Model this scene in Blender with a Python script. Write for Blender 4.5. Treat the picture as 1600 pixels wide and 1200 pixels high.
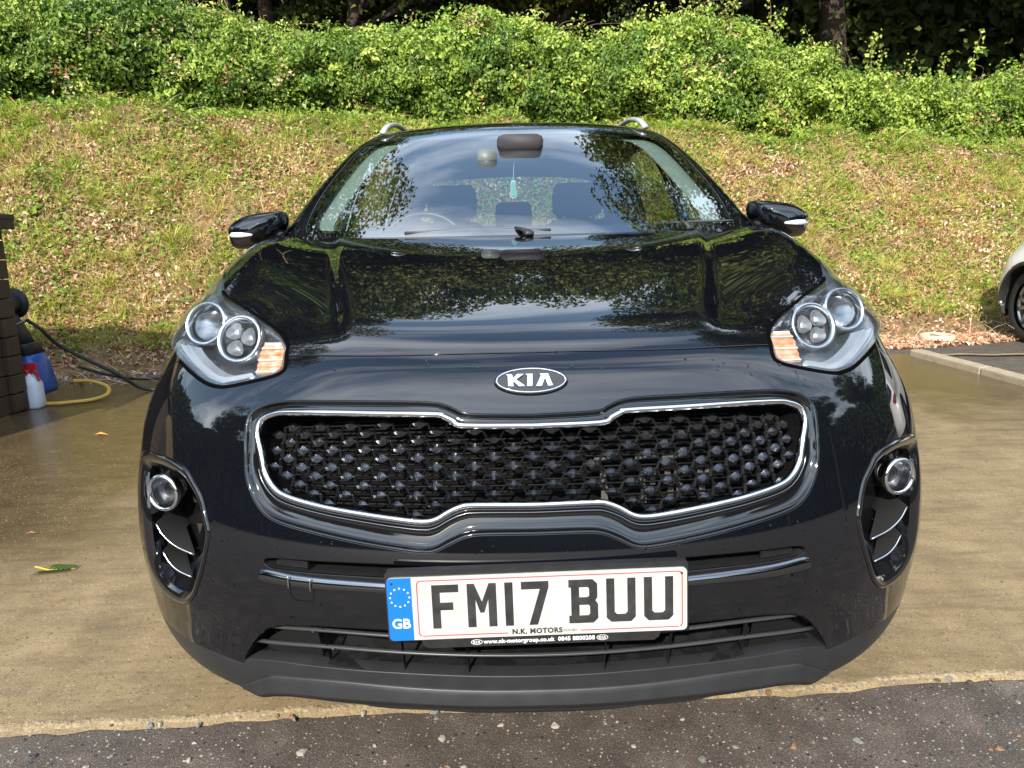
import bpy, math, random
import numpy as np
from mathutils import Vector, Matrix
from mathutils.geometry import delaunay_2d_cdt, tessellate_polygon
random.seed(4); RNG = np.random.default_rng(7)
R = math.radians
for o in list(bpy.data.objects): bpy.data.objects.remove(o)
SC = bpy.context.scene; COL = SC.collection
# ================================================================ camera
cd = bpy.data.cameras.new('camera'); cam = bpy.data.objects.new('camera', cd); COL.objects.link(cam)
cd.sensor_width = 36; cd.lens = 36*1150/1600; cd.clip_start = .05; cd.clip_end = 400
CAMLOC = Vector((-.034, -1.18, 1.14))
cam.matrix_world = Matrix.Translation(CAMLOC) @ Matrix.Rotation(R(90-12), 4, 'X') @ Matrix.Rotation(R(-1.3), 4, 'Z')
SC.camera = cam
# ================================================================ sky, sun, exposure
SUN_EL, SUN_AZ = 33, -16                          # front-left of the car, over the photographer's shoulder
w = bpy.data.worlds.new('World'); SC.world = w; w.use_nodes = True
N = w.node_tree.nodes; L = w.node_tree.links; N.clear()
wo = N.new('ShaderNodeOutputWorld'); bg = N.new('ShaderNodeBackground'); bg.inputs[1].default_value = .15
sky = N.new('ShaderNodeTexSky'); sky.sky_type = 'NISHITA'; sky.sun_disc = False
sky.sun_elevation = R(SUN_EL); sky.sun_rotation = R(180-SUN_AZ); sky.air_density = 1.7; sky.dust_density = .25; sky.ozone_density = 2.0
tc = N.new('ShaderNodeTexCoord'); sep = N.new('ShaderNodeSeparateXYZ'); L.new(tc.outputs['Generated'], sep.inputs[0])
ad = N.new('ShaderNodeMath'); ad.operation = 'ADD'; ad.inputs[1].default_value = .18; L.new(sep.outputs[2], ad.inputs[0])
dv = N.new('ShaderNodeVectorMath'); dv.operation = 'DIVIDE'; L.new(tc.outputs['Generated'], dv.inputs[0])
cb = N.new('ShaderNodeCombineXYZ')
for i in range(3): L.new(ad.outputs[0], cb.inputs[i])
L.new(cb.outputs[0], dv.inputs[1])
mp = N.new('ShaderNodeMapping'); mp.inputs['Scale'].default_value = (.55, 1.5, 0); mp.inputs['Rotation'].default_value = (0, 0, R(18)); mp.inputs['Location'].default_value = (2.3, .4, 0)
L.new(dv.outputs[0], mp.inputs[0])
nz = N.new('ShaderNodeTexNoise'); nz.inputs['Scale'].default_value = 1.25; nz.inputs['Detail'].default_value = 9; nz.inputs['Roughness'].default_value = .58; nz.inputs['Distortion'].default_value = .7
L.new(mp.outputs[0], nz.inputs[0])
rp = N.new('ShaderNodeValToRGB'); rp.color_ramp.elements[0].position = .45; rp.color_ramp.elements[1].position = .80
L.new(nz.outputs[0], rp.inputs[0])
fd = N.new('ShaderNodeMapRange'); fd.inputs[1].default_value = -.02; fd.inputs[2].default_value = .06; L.new(sep.outputs[2], fd.inputs[0])
mu = N.new('ShaderNodeMath'); mu.operation = 'MULTIPLY'; L.new(rp.outputs[0], mu.inputs[0]); L.new(fd.outputs[0], mu.inputs[1])
m9 = N.new('ShaderNodeMath'); m9.operation = 'MULTIPLY'; m9.inputs[1].default_value = .75; L.new(mu.outputs[0], m9.inputs[0])
mx = N.new('ShaderNodeMixRGB'); L.new(m9.outputs[0], mx.inputs[0]); L.new(sky.outputs[0], mx.inputs[1]); mx.inputs[2].default_value = (17, 17.2, 17.6, 1)
L.new(mx.outputs[0], bg.inputs[0]); L.new(bg.outputs[0], wo.inputs[0])
sd = bpy.data.lights.new('sun', 'SUN'); sd.energy = 3.9; sd.angle = R(.5); sd.color = (1, .93, .82)
sun = bpy.data.objects.new('sun', sd); COL.objects.link(sun); sun.rotation_euler = (R(90-SUN_EL), 0, R(SUN_AZ)); sun.location = (-4, -10, 8)
vs = SC.view_settings; vs.view_transform = 'Standard'; vs.look = 'None'; vs.exposure = 1.02; vs.gamma = 1; vs.use_curve_mapping = False
SC.render.engine = 'CYCLES'; cy = SC.cycles
cy.max_bounces = 8; cy.transparent_max_bounces = 12; cy.caustics_reflective = False; cy.caustics_refractive = False; cy.sample_clamp_indirect = 6
cy.use_denoising = True
# ================================================================ materials
MAT = {}
def mat(name, col, rough=.5, metal=0, coat=0, spec=.5, var=None, bump=None, trans=0, ior=1.5, crough=.02, mix=None):
    """Principled; var = (second colour, noise scale, contrast); bump = (scale, strength, distance)"""
    m = bpy.data.materials.new(name); m.use_nodes = True; nt = m.node_tree; b = nt.nodes['Principled BSDF']
    b.inputs['Base Color'].default_value = (*col, 1); b.inputs['Roughness'].default_value = rough; b.inputs['Metallic'].default_value = metal
    b.inputs['Coat Weight'].default_value = coat; b.inputs['Coat Roughness'].default_value = crough; b.inputs['Specular IOR Level'].default_value = spec
    b.inputs['IOR'].default_value = ior; b.inputs['Coat IOR'].default_value = {'paint': 1.78, 'gloss_black': 1.6}.get(name, 1.5); b.inputs['Transmission Weight'].default_value = trans
    t = nt.nodes.new('ShaderNodeTexCoord')
    if var:
        n = nt.nodes.new('ShaderNodeTexNoise'); n.inputs['Scale'].default_value = var[1]; n.inputs['Detail'].default_value = 6
        r = nt.nodes.new('ShaderNodeMapRange'); r.inputs[1].default_value = .5-.5/var[2]; r.inputs[2].default_value = .5+.5/var[2]
        x = nt.nodes.new('ShaderNodeMixRGB'); x.inputs[1].default_value = (*col, 1); x.inputs[2].default_value = (*var[0], 1)
        nt.links.new(t.outputs['Object'], n.inputs[0]); nt.links.new(n.outputs[0], r.inputs[0]); nt.links.new(r.outputs[0], x.inputs[0]); nt.links.new(x.outputs[0], b.inputs['Base Color'])
        if len(var) > 3:
            q = nt.nodes.new('ShaderNodeMapRange'); q.inputs[3].default_value = rough; q.inputs[4].default_value = var[3]
            nt.links.new(r.outputs[0], q.inputs[0]); nt.links.new(q.outputs[0], b.inputs['Roughness'])
    if bump:
        n = nt.nodes.new('ShaderNodeTexNoise'); n.inputs['Scale'].default_value = bump[0]; n.inputs['Detail'].default_value = 4
        p = nt.nodes.new('ShaderNodeBump'); p.inputs['Strength'].default_value = bump[1]; p.inputs['Distance'].default_value = bump[2]
        nt.links.new(t.outputs['Object'], n.inputs[0]); nt.links.new(n.outputs[0], p.inputs['Height']); nt.links.new(p.outputs[0], b.inputs['Normal'])
    MAT[name] = m; return m
def glassmat(name, tint, base=.05, extra=0):
    """thin sheet: tinted see-through, mirror reflection rising towards grazing"""
    m = bpy.data.materials.new(name); m.use_nodes = True; nt = m.node_tree; nt.nodes.clear()
    o = nt.nodes.new('ShaderNodeOutputMaterial'); x = nt.nodes.new('ShaderNodeMixShader'); t = nt.nodes.new('ShaderNodeBsdfTransparent'); g = nt.nodes.new('ShaderNodeBsdfGlossy')
    t.inputs[0].default_value = (*tint, 1); g.inputs['Roughness'].default_value = .0; g.inputs[0].default_value = (.97, .98, 1, 1)
    lw = nt.nodes.new('ShaderNodeLayerWeight'); lw.inputs[0].default_value = .5
    p = nt.nodes.new('ShaderNodeMath'); p.operation = 'POWER'; p.inputs[1].default_value = 4.6; nt.links.new(lw.outputs['Facing'], p.inputs[0])
    s = nt.nodes.new('ShaderNodeMapRange'); s.inputs[3].default_value = base; s.inputs[4].default_value = 1; nt.links.new(p.outputs[0], s.inputs[0])
    nt.links.new(s.outputs[0], x.inputs[0]); nt.links.new(t.outputs[0], x.inputs[1]); nt.links.new(g.outputs[0], x.inputs[2]); nt.links.new(x.outputs[0], o.inputs[0])
    if extra:
        d = nt.nodes.new('ShaderNodeBsdfDiffuse'); d.inputs[0].default_value = (.55, .57, .6, 1); y = nt.nodes.new('ShaderNodeMixShader'); y.inputs[0].default_value = extra
        nt.links.new(x.outputs[0], y.inputs[1]); nt.links.new(d.outputs[0], y.inputs[2]); nt.links.new(y.outputs[0], o.inputs[0])
    MAT[name] = m; return m
def leafmat(name, cols, transl=.25, rough=.5, attr='rnd', spec=.35):
    m = bpy.data.materials.new(name); m.use_nodes = True; nt = m.node_tree; b = nt.nodes['Principled BSDF']; o = nt.nodes['Material Output']
    a = nt.nodes.new('ShaderNodeAttribute'); a.attribute_name = attr; r = nt.nodes.new('ShaderNodeValToRGB'); e = r.color_ramp.elements
    for i, c in enumerate(cols):
        k = e[i] if i < 2 else e.new(1); k.position = i/(len(cols)-1); k.color = (*c, 1)
    for i, c in enumerate(cols): e[i].position = i/(len(cols)-1); e[i].color = (*c, 1)
    nt.links.new(a.outputs['Fac'], r.inputs[0]); nt.links.new(r.outputs[0], b.inputs['Base Color']); b.inputs['Roughness'].default_value = rough; b.inputs['Specular IOR Level'].default_value = spec
    if transl:
        t = nt.nodes.new('ShaderNodeBsdfTranslucent'); nt.links.new(r.outputs[0], t.inputs[0]); x = nt.nodes.new('ShaderNodeMixShader'); x.inputs[0].default_value = transl
        nt.links.new(b.outputs[0], x.inputs[1]); nt.links.new(t.outputs[0], x.inputs[2]); nt.links.new(x.outputs[0], o.inputs[0])
    MAT[name] = m; return m
mat('paint', (.0035, .004, .006), .5, 0, 1, .0, ior=1.5, crough=.018)
mat('white_paint', (.72, .72, .70), .3, 0, 1, .5)
mat('gloss_black', (.006, .006, .007), .06, 0, .6, .5, crough=.02)
mat('satin_black', (.012, .012, .013), .3, 0, 0, .5, ((.02, .02, .021), 60, 1.5, .42))
mat('matt_black', (.016, .017, .018), .5, 0, 0, .5, ((.022, .023, .024), 40, 1.5, .62), (900, .25, .0006))
mat('cladding', (.016, .0165, .018), .42, 0, 0, .5, ((.022, .023, .025), 22, 1.6, .5), (1100, .3, .0005))
mat('blade_grey', (.035, .036, .038), .35)
mat('wet_black', (.006, .006, .0065), .5, 0, 0, .5, ((.016, .0165, .0175), 26, 9, .16))
mat('void', (.004, .004, .004), .9, 0, 0, .1)
mat('chrome', (.86, .86, .87), .05, 1)
mat('dark_chrome', (.21, .215, .225), .12, 1)
mat('satin_silver', (.52, .53, .54), .35, .45)
mat('stud', (.15, .155, .168), .24, 1)
mat('reflector', (.62, .63, .66), .3, .75, bump=(420, .6, .002))
mat('bowl', (.30, .31, .33), .22, 1)
mat('lens_glass', (.9, .93, .95), .02, 0, trans=1, ior=1.45)
mat('clear_white', (.75, .77, .8), .15, .1, 1)
mat('amber', (.72, .17, .03), .2, .0, 1, .6, ((.8, .46, .33), 70, 2.5))
mat('rubber', (.012, .012, .012), .6); mat('seal_black', (.003, .003, .003), .9, spec=0)
mat('tyre', (.018, .018, .018), .75, bump=(160, .4, .004))
mat('alloy', (.45, .46, .48), .3, 1)
mat('trim_grey', (.42, .45, .43), .7)
mat('cloth_dark', (.022, .024, .028), .85, bump=(300, .3, .002))
mat('dash', (.016, .017, .019), .6, bump=(500, .3, .001))
mat('plate_white', (.47, .46, .435), .25, 0, .6, .5, ((.39, .38, .345), 34, 2.2, .4), crough=.08)
mat('plate_blue', (.004, .13, .52), .3, 0, .5)
mat('print_black', (.012, .012, .013), .4, 0, .3, .5, ((.035, .035, .035), 60, 2))
mat('print_red', (.55, .03, .06), .4)
mat('print_yellow', (.75, .70, .25), .4)
mat('print_white', (.62, .62, .62), .4)
glassmat('windscreen_glass', (.64, .74, .70), .27)
glassmat('window_glass', (.55, .66, .62), .06)
glassmat('headlamp_glass', (.93, .95, .96), .055, .012)
# ================================================================ object helpers
HOME = {}
def mesh(name, verts, faces, m, parent=None, smooth=True, normals=None, attr=None, mats=None):
    verts = np.asarray(verts, float).reshape(-1, 3); b = np.zeros(3)
    if parent is not None: b = HOME[parent.name]
    me = bpy.data.meshes.new(name)
    if isinstance(faces, np.ndarray):
        k = faces.shape[1]; me.vertices.add(len(verts)); me.vertices.foreach_set('co', (verts-b).astype('f').ravel())
        me.loops.add(faces.size); me.loops.foreach_set('vertex_index', faces.astype('i').ravel()); me.polygons.add(len(faces))
        me.polygons.foreach_set('loop_start', np.arange(0, faces.size, k, dtype='i')); me.update(calc_edges=True)
    else: me.from_pydata([tuple(v) for v in verts-b], [], faces)
    if attr is not None:
        a = me.attributes.new('rnd', 'FLOAT', 'POINT'); a.data.foreach_set('value', np.asarray(attr, 'f'))
    me.materials.append(MAT[m] if isinstance(m, str) else m)
    me.polygons.foreach_set('use_smooth', [smooth]*len(me.polygons))
    if normals is not None: me.normals_split_custom_set_from_vertices([tuple(n) for n in normals])
    me.validate(clean_customdata=False)
    o = bpy.data.objects.new(name, me); COL.objects.link(o); HOME[o.name] = b
    if parent is not None: o.parent = parent
    return o
def thing(name, label, cat, loc=(0, 0, 0), group=None):
    o = bpy.data.objects.new(name, None); COL.objects.link(o); o.location = loc; o.empty_display_size = .1; HOME[o.name] = np.array(loc, float)
    return tag(o, label, cat, group)
def tag(o, label=None, cat=None, group=None, kind=None):
    for k, v in (('label', label), ('category', cat), ('group', group), ('kind', kind)):
        if v: o[k] = v
    return o
def dup(root, loc=None, rz=None):
    def cp(o, par):
        c = o.copy(); COL.objects.link(c); HOME[c.name] = HOME.get(o.name, np.zeros(3))
        if par is not None: c.parent = par
        for ch in o.children: cp(ch, c)
        return c
    c = cp(root, None)
    if loc is not None: c.location = loc
    if rz is not None: c.rotation_euler = (0, 0, rz)
    return c
def nrm(v): v = np.asarray(v, float); return v/np.maximum(np.linalg.norm(v, axis=-1, keepdims=True), 1e-12)
class MB:                                           # collects pieces into one mesh
    def __init__(s): s.v, s.f = [], []
    def add(s, v, f):
        b = len(s.v); s.v += [tuple(map(float, p)) for p in v]; s.f += [tuple(i+b for i in q) for q in f]; return s
    def box(s, c, d, M=None):
        M = np.eye(3) if M is None else M; c = np.array(c, float); h = np.array(d)/2
        p = [c+M@(h*np.array(k)) for k in ((-1,-1,-1),(1,-1,-1),(1,1,-1),(-1,1,-1),(-1,-1,1),(1,-1,1),(1,1,1),(-1,1,1))]
        return s.add(p, [(0,3,2,1),(4,5,6,7),(0,1,5,4),(1,2,6,5),(2,3,7,6),(3,0,4,7)])
    def rings(s, rs, closed=True, caps=(False, False)):
        n = len(rs[0]); v = [p for r in rs for p in r]; f = []
        for i in range(len(rs)-1):
            for j in range(n if closed else n-1): a, b = i*n+j, i*n+(j+1) % n; f.append((a, b, b+n, a+n))
        if caps[0]: f.append(tuple(range(n-1, -1, -1)))
        if caps[1]: f.append(tuple((len(rs)-1)*n+j for j in range(n)))
        return s.add(v, f)
    def tube(s, path, r, k=8, up=None, ry=None, loop=False):
        P = np.asarray(path, float); T = nrm(np.roll(P, -1, 0)-np.roll(P, 1, 0)) if loop else nrm(np.gradient(P, axis=0)); r = np.broadcast_to(r, len(P)); ry = r if ry is None else np.broadcast_to(ry, len(P)); rs = []
        for i in range(len(P)):
            u = np.array([0, 0, 1.]) if up is None else np.asarray(up[i] if np.ndim(up) > 1 else up, float)
            if abs(T[i]@nrm(u)) > .97 and up is None: u = np.array([0, 1., 0])
            a = nrm(np.cross(T[i], u)); b = np.cross(a, T[i])
            rs.append([P[i]+a*r[i]*math.cos(q)+b*ry[i]*math.sin(q) for q in np.arange(k)*2*math.pi/k])
        if loop: rs.append(rs[0])
        return s.rings(rs, True, (not loop, not loop))
    def build(s, name, m, parent=None, smooth=True): return mesh(name, s.v, s.f, m, parent, smooth)
def cr(pts, n=8, closed=False):                     # Catmull-Rom through points
    P = np.asarray(pts, float); m = len(P); out = []
    if m == 2 and not closed: return P[0]+(P[1]-P[0])*np.linspace(0, 1, n+1)[:, None]
    for i in range(m if closed else m-1):
        g = lambda k: P[k % m] if closed else (P[k] if 0 <= k < m else (2*P[0]-P[1] if k < 0 else 2*P[-1]-P[-2]))
        a, b, c, d = g(i-1), g(i), g(i+1), g(i+2)
        for t in np.arange(n)/n: out.append(.5*((2*b)+(c-a)*t+(2*a-5*b+4*c-d)*t*t+(3*b-a-3*c+d)*t**3))
    if not closed: out.append(P[-1])
    return np.array(out)
def bev(o, wd=.004, seg=2):
    b = o.modifiers.new('bevel', 'BEVEL'); b.width = wd; b.segments = seg; b.limit_method = 'ANGLE'; b.angle_limit = R(40); return o
# ---------------------------------------------------------------- curves
class Spline:                                   # natural cubic through points, linear beyond the ends
    def __init__(s, pts):
        a = np.array(pts, float); s.x, s.y = a[:, 0], a[:, 1]
        n = len(a); h = np.diff(s.x); A = np.zeros((n, n)); r = np.zeros(n); A[0, 0] = A[-1, -1] = 1
        for i in range(1, n-1):
            A[i, i-1], A[i, i], A[i, i+1] = h[i-1], 2*(h[i-1]+h[i]), h[i]
            r[i] = 6*((s.y[i+1]-s.y[i])/h[i]-(s.y[i]-s.y[i-1])/h[i-1])
        s.m = np.linalg.solve(A, r); s.h = h
        s.d0 = (s.y[1]-s.y[0])/h[0]-h[0]*s.m[1]/6; s.d1 = (s.y[-1]-s.y[-2])/h[-1]+h[-1]*s.m[-2]/6
    def __call__(s, t):
        t = np.asarray(t, float); c = np.clip(t, s.x[0], s.x[-1])
        i = np.clip(np.searchsorted(s.x, c)-1, 0, len(s.h)-1); h = s.h[i]
        a = (s.x[i+1]-c)/h; b = 1-a
        v = a*s.y[i]+b*s.y[i+1]+((a**3-a)*s.m[i]+(b**3-b)*s.m[i+1])*h*h/6
        return v+np.minimum(t-s.x[0], 0)*s.d0+np.maximum(t-s.x[-1], 0)*s.d1
def smax(a, b, r):
    h = np.maximum(r-np.abs(a-b), 0)/r
    return np.maximum(a, b)+h**3*r/6
def sstep(t):
    t = np.clip(t, 0, 1); return t*t*t*(t*(t*6-15)+10)
# ---------------------------------------------------------------- the body shell as one smooth implicit surface
YC = Spline([(.16,.13),(.20,.07),(.235,.042),(.27,.03),(.30,.024),(.34,.02),(.40,.010),(.46,.0),(.53,-.002),(.58,.002),(.63,.014),(.67,.026),(.735,.042),(.80,.062),(.87,.105),(.915,.15),(.95,.215),(1.0,.34),(1.08,.58)])
WZ = Spline([(.14,.875),(.2,.9),(.3,.928),(.42,.937),(.55,.932),(.65,.925),(.75,.908),(.86,.866),(.92,.853),(1.0,.856),(1.07,.858),(1.12,.85),(1.25,.79)])
LF = .62; NF = 2.2
ZC = Spline([(0,.870),(.15,.9205),(.3,.9605),(.45,.9935),(.7,1.0435),(.95,1.085),(1.12,1.108),(1.3,1.127),(2.0,1.15),(4.2,1.16),(4.6,1.16)])
CREST = Spline([(.2,-.06),(.4,-.028),(.55,-.004),(.75,.012),(.95,.015),(1.2,.02),(1.4,.026),(4.5,.0)])
XCR = Spline([(.1,.30),(.2,.325),(.28,.345),(.4,.372),(.55,.41),(.75,.46),(1.02,.522),(1.3,.58)])
YB = Spline([(.2,4.30),(.4,4.42),(.6,4.45),(.8,4.43),(1.0,4.38),(1.2,4.32)])
def Zhood(x, y):
    z = ZC(y); xc = XCR(np.minimum(y, 1.35))
    amp = .015*sstep((y-.14)/.3)*(1-sstep((y-1.25)/.4))
    d = (x-xc)
    drop = sstep((d+.006)/.06)
    z = z-amp*drop
    z = z+(CREST(y)+amp*.6)*np.clip((x-xc)/.36, 0, 1)**2*(3-2*np.clip((x-xc)/.36, 0, 1))
    return z-.012*(x/.5)**2*np.exp(-((y-.4)/.5)**2)
def bodyF(P):
    x = np.abs(P[..., 0]); y = P[..., 1]; z = P[..., 2]
    W = WZ(z); q = np.maximum(YC(z)+LF-y, 0)/LF
    qr = np.maximum(y-(YB(z)-.45), 0)/.45
    q = np.maximum(q, qr)
    W = np.maximum(W, .3); F1 = (((x/W)**NF+q**NF)**(1/NF)-1)*W
    F2 = z-Zhood(x, y)
    F = smax(F1, F2, .085)
    return smax(F, (.248-.06*sstep((x-.35)/.45))-z, .03)
CEN = np.array([0, .95, .55])
def shoot(O, D, lo, hi, F=bodyF, n=46):         # bisect along rays, F<0 at lo and >0 at hi
    lo = np.full(D.shape[:-1], lo, float); hi = np.full(D.shape[:-1], hi, float)
    for _ in range(n):
        m = (lo+hi)/2; ins = F(O+D*m[..., None]) < 0
        lo = np.where(ins, m, lo); hi = np.where(ins, hi, m)
    return O+D*((lo+hi)/2)[..., None]
def gradF(P, F=bodyF, e=6e-4):
    g = np.stack([F(P+np.eye(3)[i]*e)-F(P-np.eye(3)[i]*e) for i in range(3)], -1)
    return g/np.maximum(np.linalg.norm(g, axis=-1, keepdims=True), 1e-9)
# stereographic chart round the car's front-up direction, seen from a point inside the engine bay
_w = np.array([0, -.82, .57]); _w /= np.linalg.norm(_w); _u = np.array([1., 0, 0]); _v = np.cross(_w, _u)*-1
if _v[2] < 0: _v = -_v
def to_chart(P):
    d = np.asarray(P, float)-CEN; d = d/np.linalg.norm(d, axis=-1, keepdims=True)
    k = 1/(1+d@_w); return np.stack([d@_u*k, d@_v*k], -1)
def from_chart(q):
    r2 = (q**2).sum(-1); k = 2/(1+r2)
    d = (q[..., :1]*k[..., None])*_u+(q[..., 1:]*k[..., None])*_v+((1-r2)/(1+r2))[..., None]*_w
    return shoot(CEN, d, .05, 6.0)
# ---------------------------------------------------------------- the glasshouse, a second implicit surface
ZR = Spline([(1.6,1.48),(1.85,1.535),(2.1,1.578),(2.5,1.618),(2.9,1.634),(3.4,1.615),(3.9,1.55),(4.4,1.46)])
XS = Spline([(1.05,.865),(1.15,.84),(1.25,.81),(1.35,.772),(1.45,.722),(1.52,.675),(1.62,.60)])
def houseF(P):
    x = np.abs(P[..., 0]); y = P[..., 1]; z = P[..., 2]
    yy = y-.19*(x/.72)**2.3
    zw = 1.098+.50*(yy-1.13)-.030*(yy-1.13)**2
    A = (z-zw)*.89
    B = z-(ZR(y)-.04*(x/.6)**2.4)
    C = (x-(XS(z)-.02*((y-2.4)/1.6)**2*(y > 2.4)))*.9
    E = (y-(4.30-.62*(z-1.12)+.0*x-.10*(x/.6)**2))*.85
    F = smax(A, B, .06); F = smax(F, C, .07); F = smax(F, E, .10)
    return smax(F, .95-z, .02)
# ================================================================ ground, bank, hedge, wood
def vnoise(x, y, s, seed=0):                        # smooth value noise, vectorised
    x, y = np.asarray(x)/s, np.asarray(y)/s; xi, yi = np.floor(x).astype(int), np.floor(y).astype(int); fx, fy = x-xi, y-yi
    hsh = lambda a, b: (np.sin(a*127.1+b*311.7+seed*74.7)*43758.5453) % 1
    fx, fy = fx*fx*(3-2*fx), fy*fy*(3-2*fy)
    return (hsh(xi, yi)*(1-fx)+hsh(xi+1, yi)*fx)*(1-fy)+(hsh(xi, yi+1)*(1-fx)+hsh(xi+1, yi+1)*fx)*fy
def fbm(x, y, s, seed=0, o=4): return sum(vnoise(x, y, s/2**k, seed+k)*.5**(k+1) for k in range(o))
def foot(x): return 5.45+.16*np.clip(x, -12, 12)+.12*np.sin(x*1.3)
def crest(x): return 7.65+.13*np.clip(x, -12, 12)
def Zbank(x, y):
    x = np.asarray(x, float); y = np.asarray(y, float); f, c = foot(x), crest(x); t = np.clip((y-f)/(c-f), 0, 1); top = 2.27-.045*np.clip(x, -12, 14)
    s = t**1.08*(1-.0*t); z = top*s+np.maximum(y-c, 0)*.05
    return z+(fbm(x, y, .55, 3)-.47)*.36*np.clip(t*6, 0, 1)+(fbm(x, y, .16, 5)-.47)*.10*np.clip(t*6, 0, 1)-.004*(t <= 0)
def groundmat(name, cols, scale, rough, bump, wet=None, extra=None):
    m = bpy.data.materials.new(name); m.use_nodes = True; nt = m.node_tree; b = nt.nodes['Principled BSDF']; A = nt.nodes.new; K = nt.links.new
    t = A('ShaderNodeTexCoord'); src = t.outputs['Object']
    n = A('ShaderNodeTexNoise'); n.inputs['Scale'].default_value = scale[0]; n.inputs['Detail'].default_value = 8; n.inputs['Roughness'].default_value = .65; K(src, n.inputs[0])
    n2 = A('ShaderNodeTexNoise'); n2.inputs['Scale'].default_value = scale[1]; n2.inputs['Detail'].default_value = 5; K(src, n2.inputs[0])
    r = A('ShaderNodeValToRGB'); e = r.color_ramp.elements
    while len(e) < len(cols): e.new(.5)
    for i, (p, c) in enumerate(cols): e[i].position = p; e[i].color = (*c, 1)
    mm = A('ShaderNodeMath'); mm.operation = 'MULTIPLY_ADD'; mm.inputs[1].default_value = .58; K(n2.outputs[0], mm.inputs[0])
    m2 = A('ShaderNodeMath'); m2.operation = 'MULTIPLY'; m2.inputs[1].default_value = .42; K(n.outputs[0], m2.inputs[0]); K(m2.outputs[0], mm.inputs[2]); K(mm.outputs[0], r.inputs[0])
    col = r.outputs[0]; b.inputs['Roughness'].default_value = rough
    if wet: col = wet(nt, src, col, b, rough)
    if extra: col = extra(nt, src, col, b)
    K(col, b.inputs['Base Color'])
    bp = A('ShaderNodeBump'); bp.inputs['Strength'].default_value = bump[1]; bp.inputs['Distance'].default_value = bump[2]; n3 = A('ShaderNodeTexNoise'); n3.inputs['Scale'].default_value = bump[0]; n3.inputs['Detail'].default_value = 5; K(src, n3.inputs[0])
    K(n3.outputs[0], bp.inputs['Height']); K(bp.outputs[0], b.inputs['Normal']); MAT[name] = m; return m
def wet_concrete(nt, src, col, b, rough):           # the washed, wet part of the slab: towards the back and the shed
    A = nt.nodes.new; K = nt.links.new; s = A('ShaderNodeSeparateXYZ'); K(src, s.inputs[0])
    n = A('ShaderNodeTexNoise'); n.inputs['Scale'].default_value = 1.1; n.inputs['Detail'].default_value = 6; K(src, n.inputs[0])
    g = A('ShaderNodeMath'); g.operation = 'MULTIPLY_ADD'; g.inputs[1].default_value = .42; g.inputs[2].default_value = -1.08; K(s.outputs[1], g.inputs[0])
    gx = A('ShaderNodeMath'); gx.operation = 'MULTIPLY_ADD'; gx.inputs[1].default_value = -.13; K(s.outputs[0], gx.inputs[0]); K(g.outputs[0], gx.inputs[2])
    a = A('ShaderNodeMath'); a.operation = 'MULTIPLY_ADD'; a.inputs[1].default_value = 1.5; K(n.outputs[0], a.inputs[0]); K(gx.outputs[0], a.inputs[2])
    f = A('ShaderNodeMapRange'); f.interpolation_type = 'SMOOTHSTEP'; f.inputs[1].default_value = .15; f.inputs[2].default_value = 1.0; K(a.outputs[0], f.inputs[0])
    # dark streaks dragged across the slab
    mp = A('ShaderNodeMapping'); mp.inputs['Rotation'].default_value = (0, 0, R(-24)); mp.inputs['Scale'].default_value = (2.2, 13, 1); K(src, mp.inputs[0])
    st = A('ShaderNodeTexNoise'); st.inputs['Scale'].default_value = 1.3; st.inputs['Detail'].default_value = 9; st.inputs['Roughness'].default_value = .7; K(mp.outputs[0], st.inputs[0])
    sr = A('ShaderNodeMapRange'); sr.inputs[1].default_value = .47; sr.inputs[2].default_value = .70; sr.inputs[4].default_value = .72; K(st.outputs[0], sr.inputs[0])
    x0 = A('ShaderNodeMixRGB'); x0.inputs[2].default_value = (.10, .074, .044, 1); K(sr.outputs[0], x0.inputs[0]); K(col, x0.inputs[1])
    x = A('ShaderNodeMixRGB'); x.blend_type = 'MULTIPLY'; x.inputs[2].default_value = (.40, .385, .36, 1); K(f.outputs[0], x.inputs[0]); K(x0.outputs[0], x.inputs[1])
    q = A('ShaderNodeMapRange'); q.inputs[3].default_value = rough; q.inputs[4].default_value = .13; K(f.outputs[0], q.inputs[0]); K(q.outputs[0], b.inputs['Roughness'])
    return x.outputs[0]
def aggregate(nt, src, col, b):                     # pale and dark chippings showing in the worn surface
    A = nt.nodes.new; K = nt.links.new
    for sc, lo, hi, c in ((95, .0, .16, (.34, .30, .26)), (210, .0, .2, (.22, .20, .18)), (60, .0, .10, (.02, .02, .022))):
        v = A('ShaderNodeTexVoronoi'); v.inputs['Scale'].default_value = sc; K(src, v.inputs[0])
        r = A('ShaderNodeMapRange'); r.inputs[1].default_value = .20; r.inputs[2].default_value = .30; r.inputs[3].default_value = 1; r.inputs[4].default_value = 0; K(v.outputs['Distance'], r.inputs[0])
        sp = A('ShaderNodeSeparateColor'); K(v.outputs['Color'], sp.inputs[0]); g = A('ShaderNodeMath'); g.operation = 'LESS_THAN'; g.inputs[1].default_value = hi*1.3; K(sp.outputs[0], g.inputs[0])
        m = A('ShaderNodeMath'); m.operation = 'MULTIPLY'; K(r.outputs[0], m.inputs[0]); K(g.outputs[0], m.inputs[1])
        x = A('ShaderNodeMixRGB'); x.inputs[2].default_value = (*c, 1); K(m.outputs[0], x.inputs[0]); K(col, x.inputs[1]); col = x.outputs[0]
    return col
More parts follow.
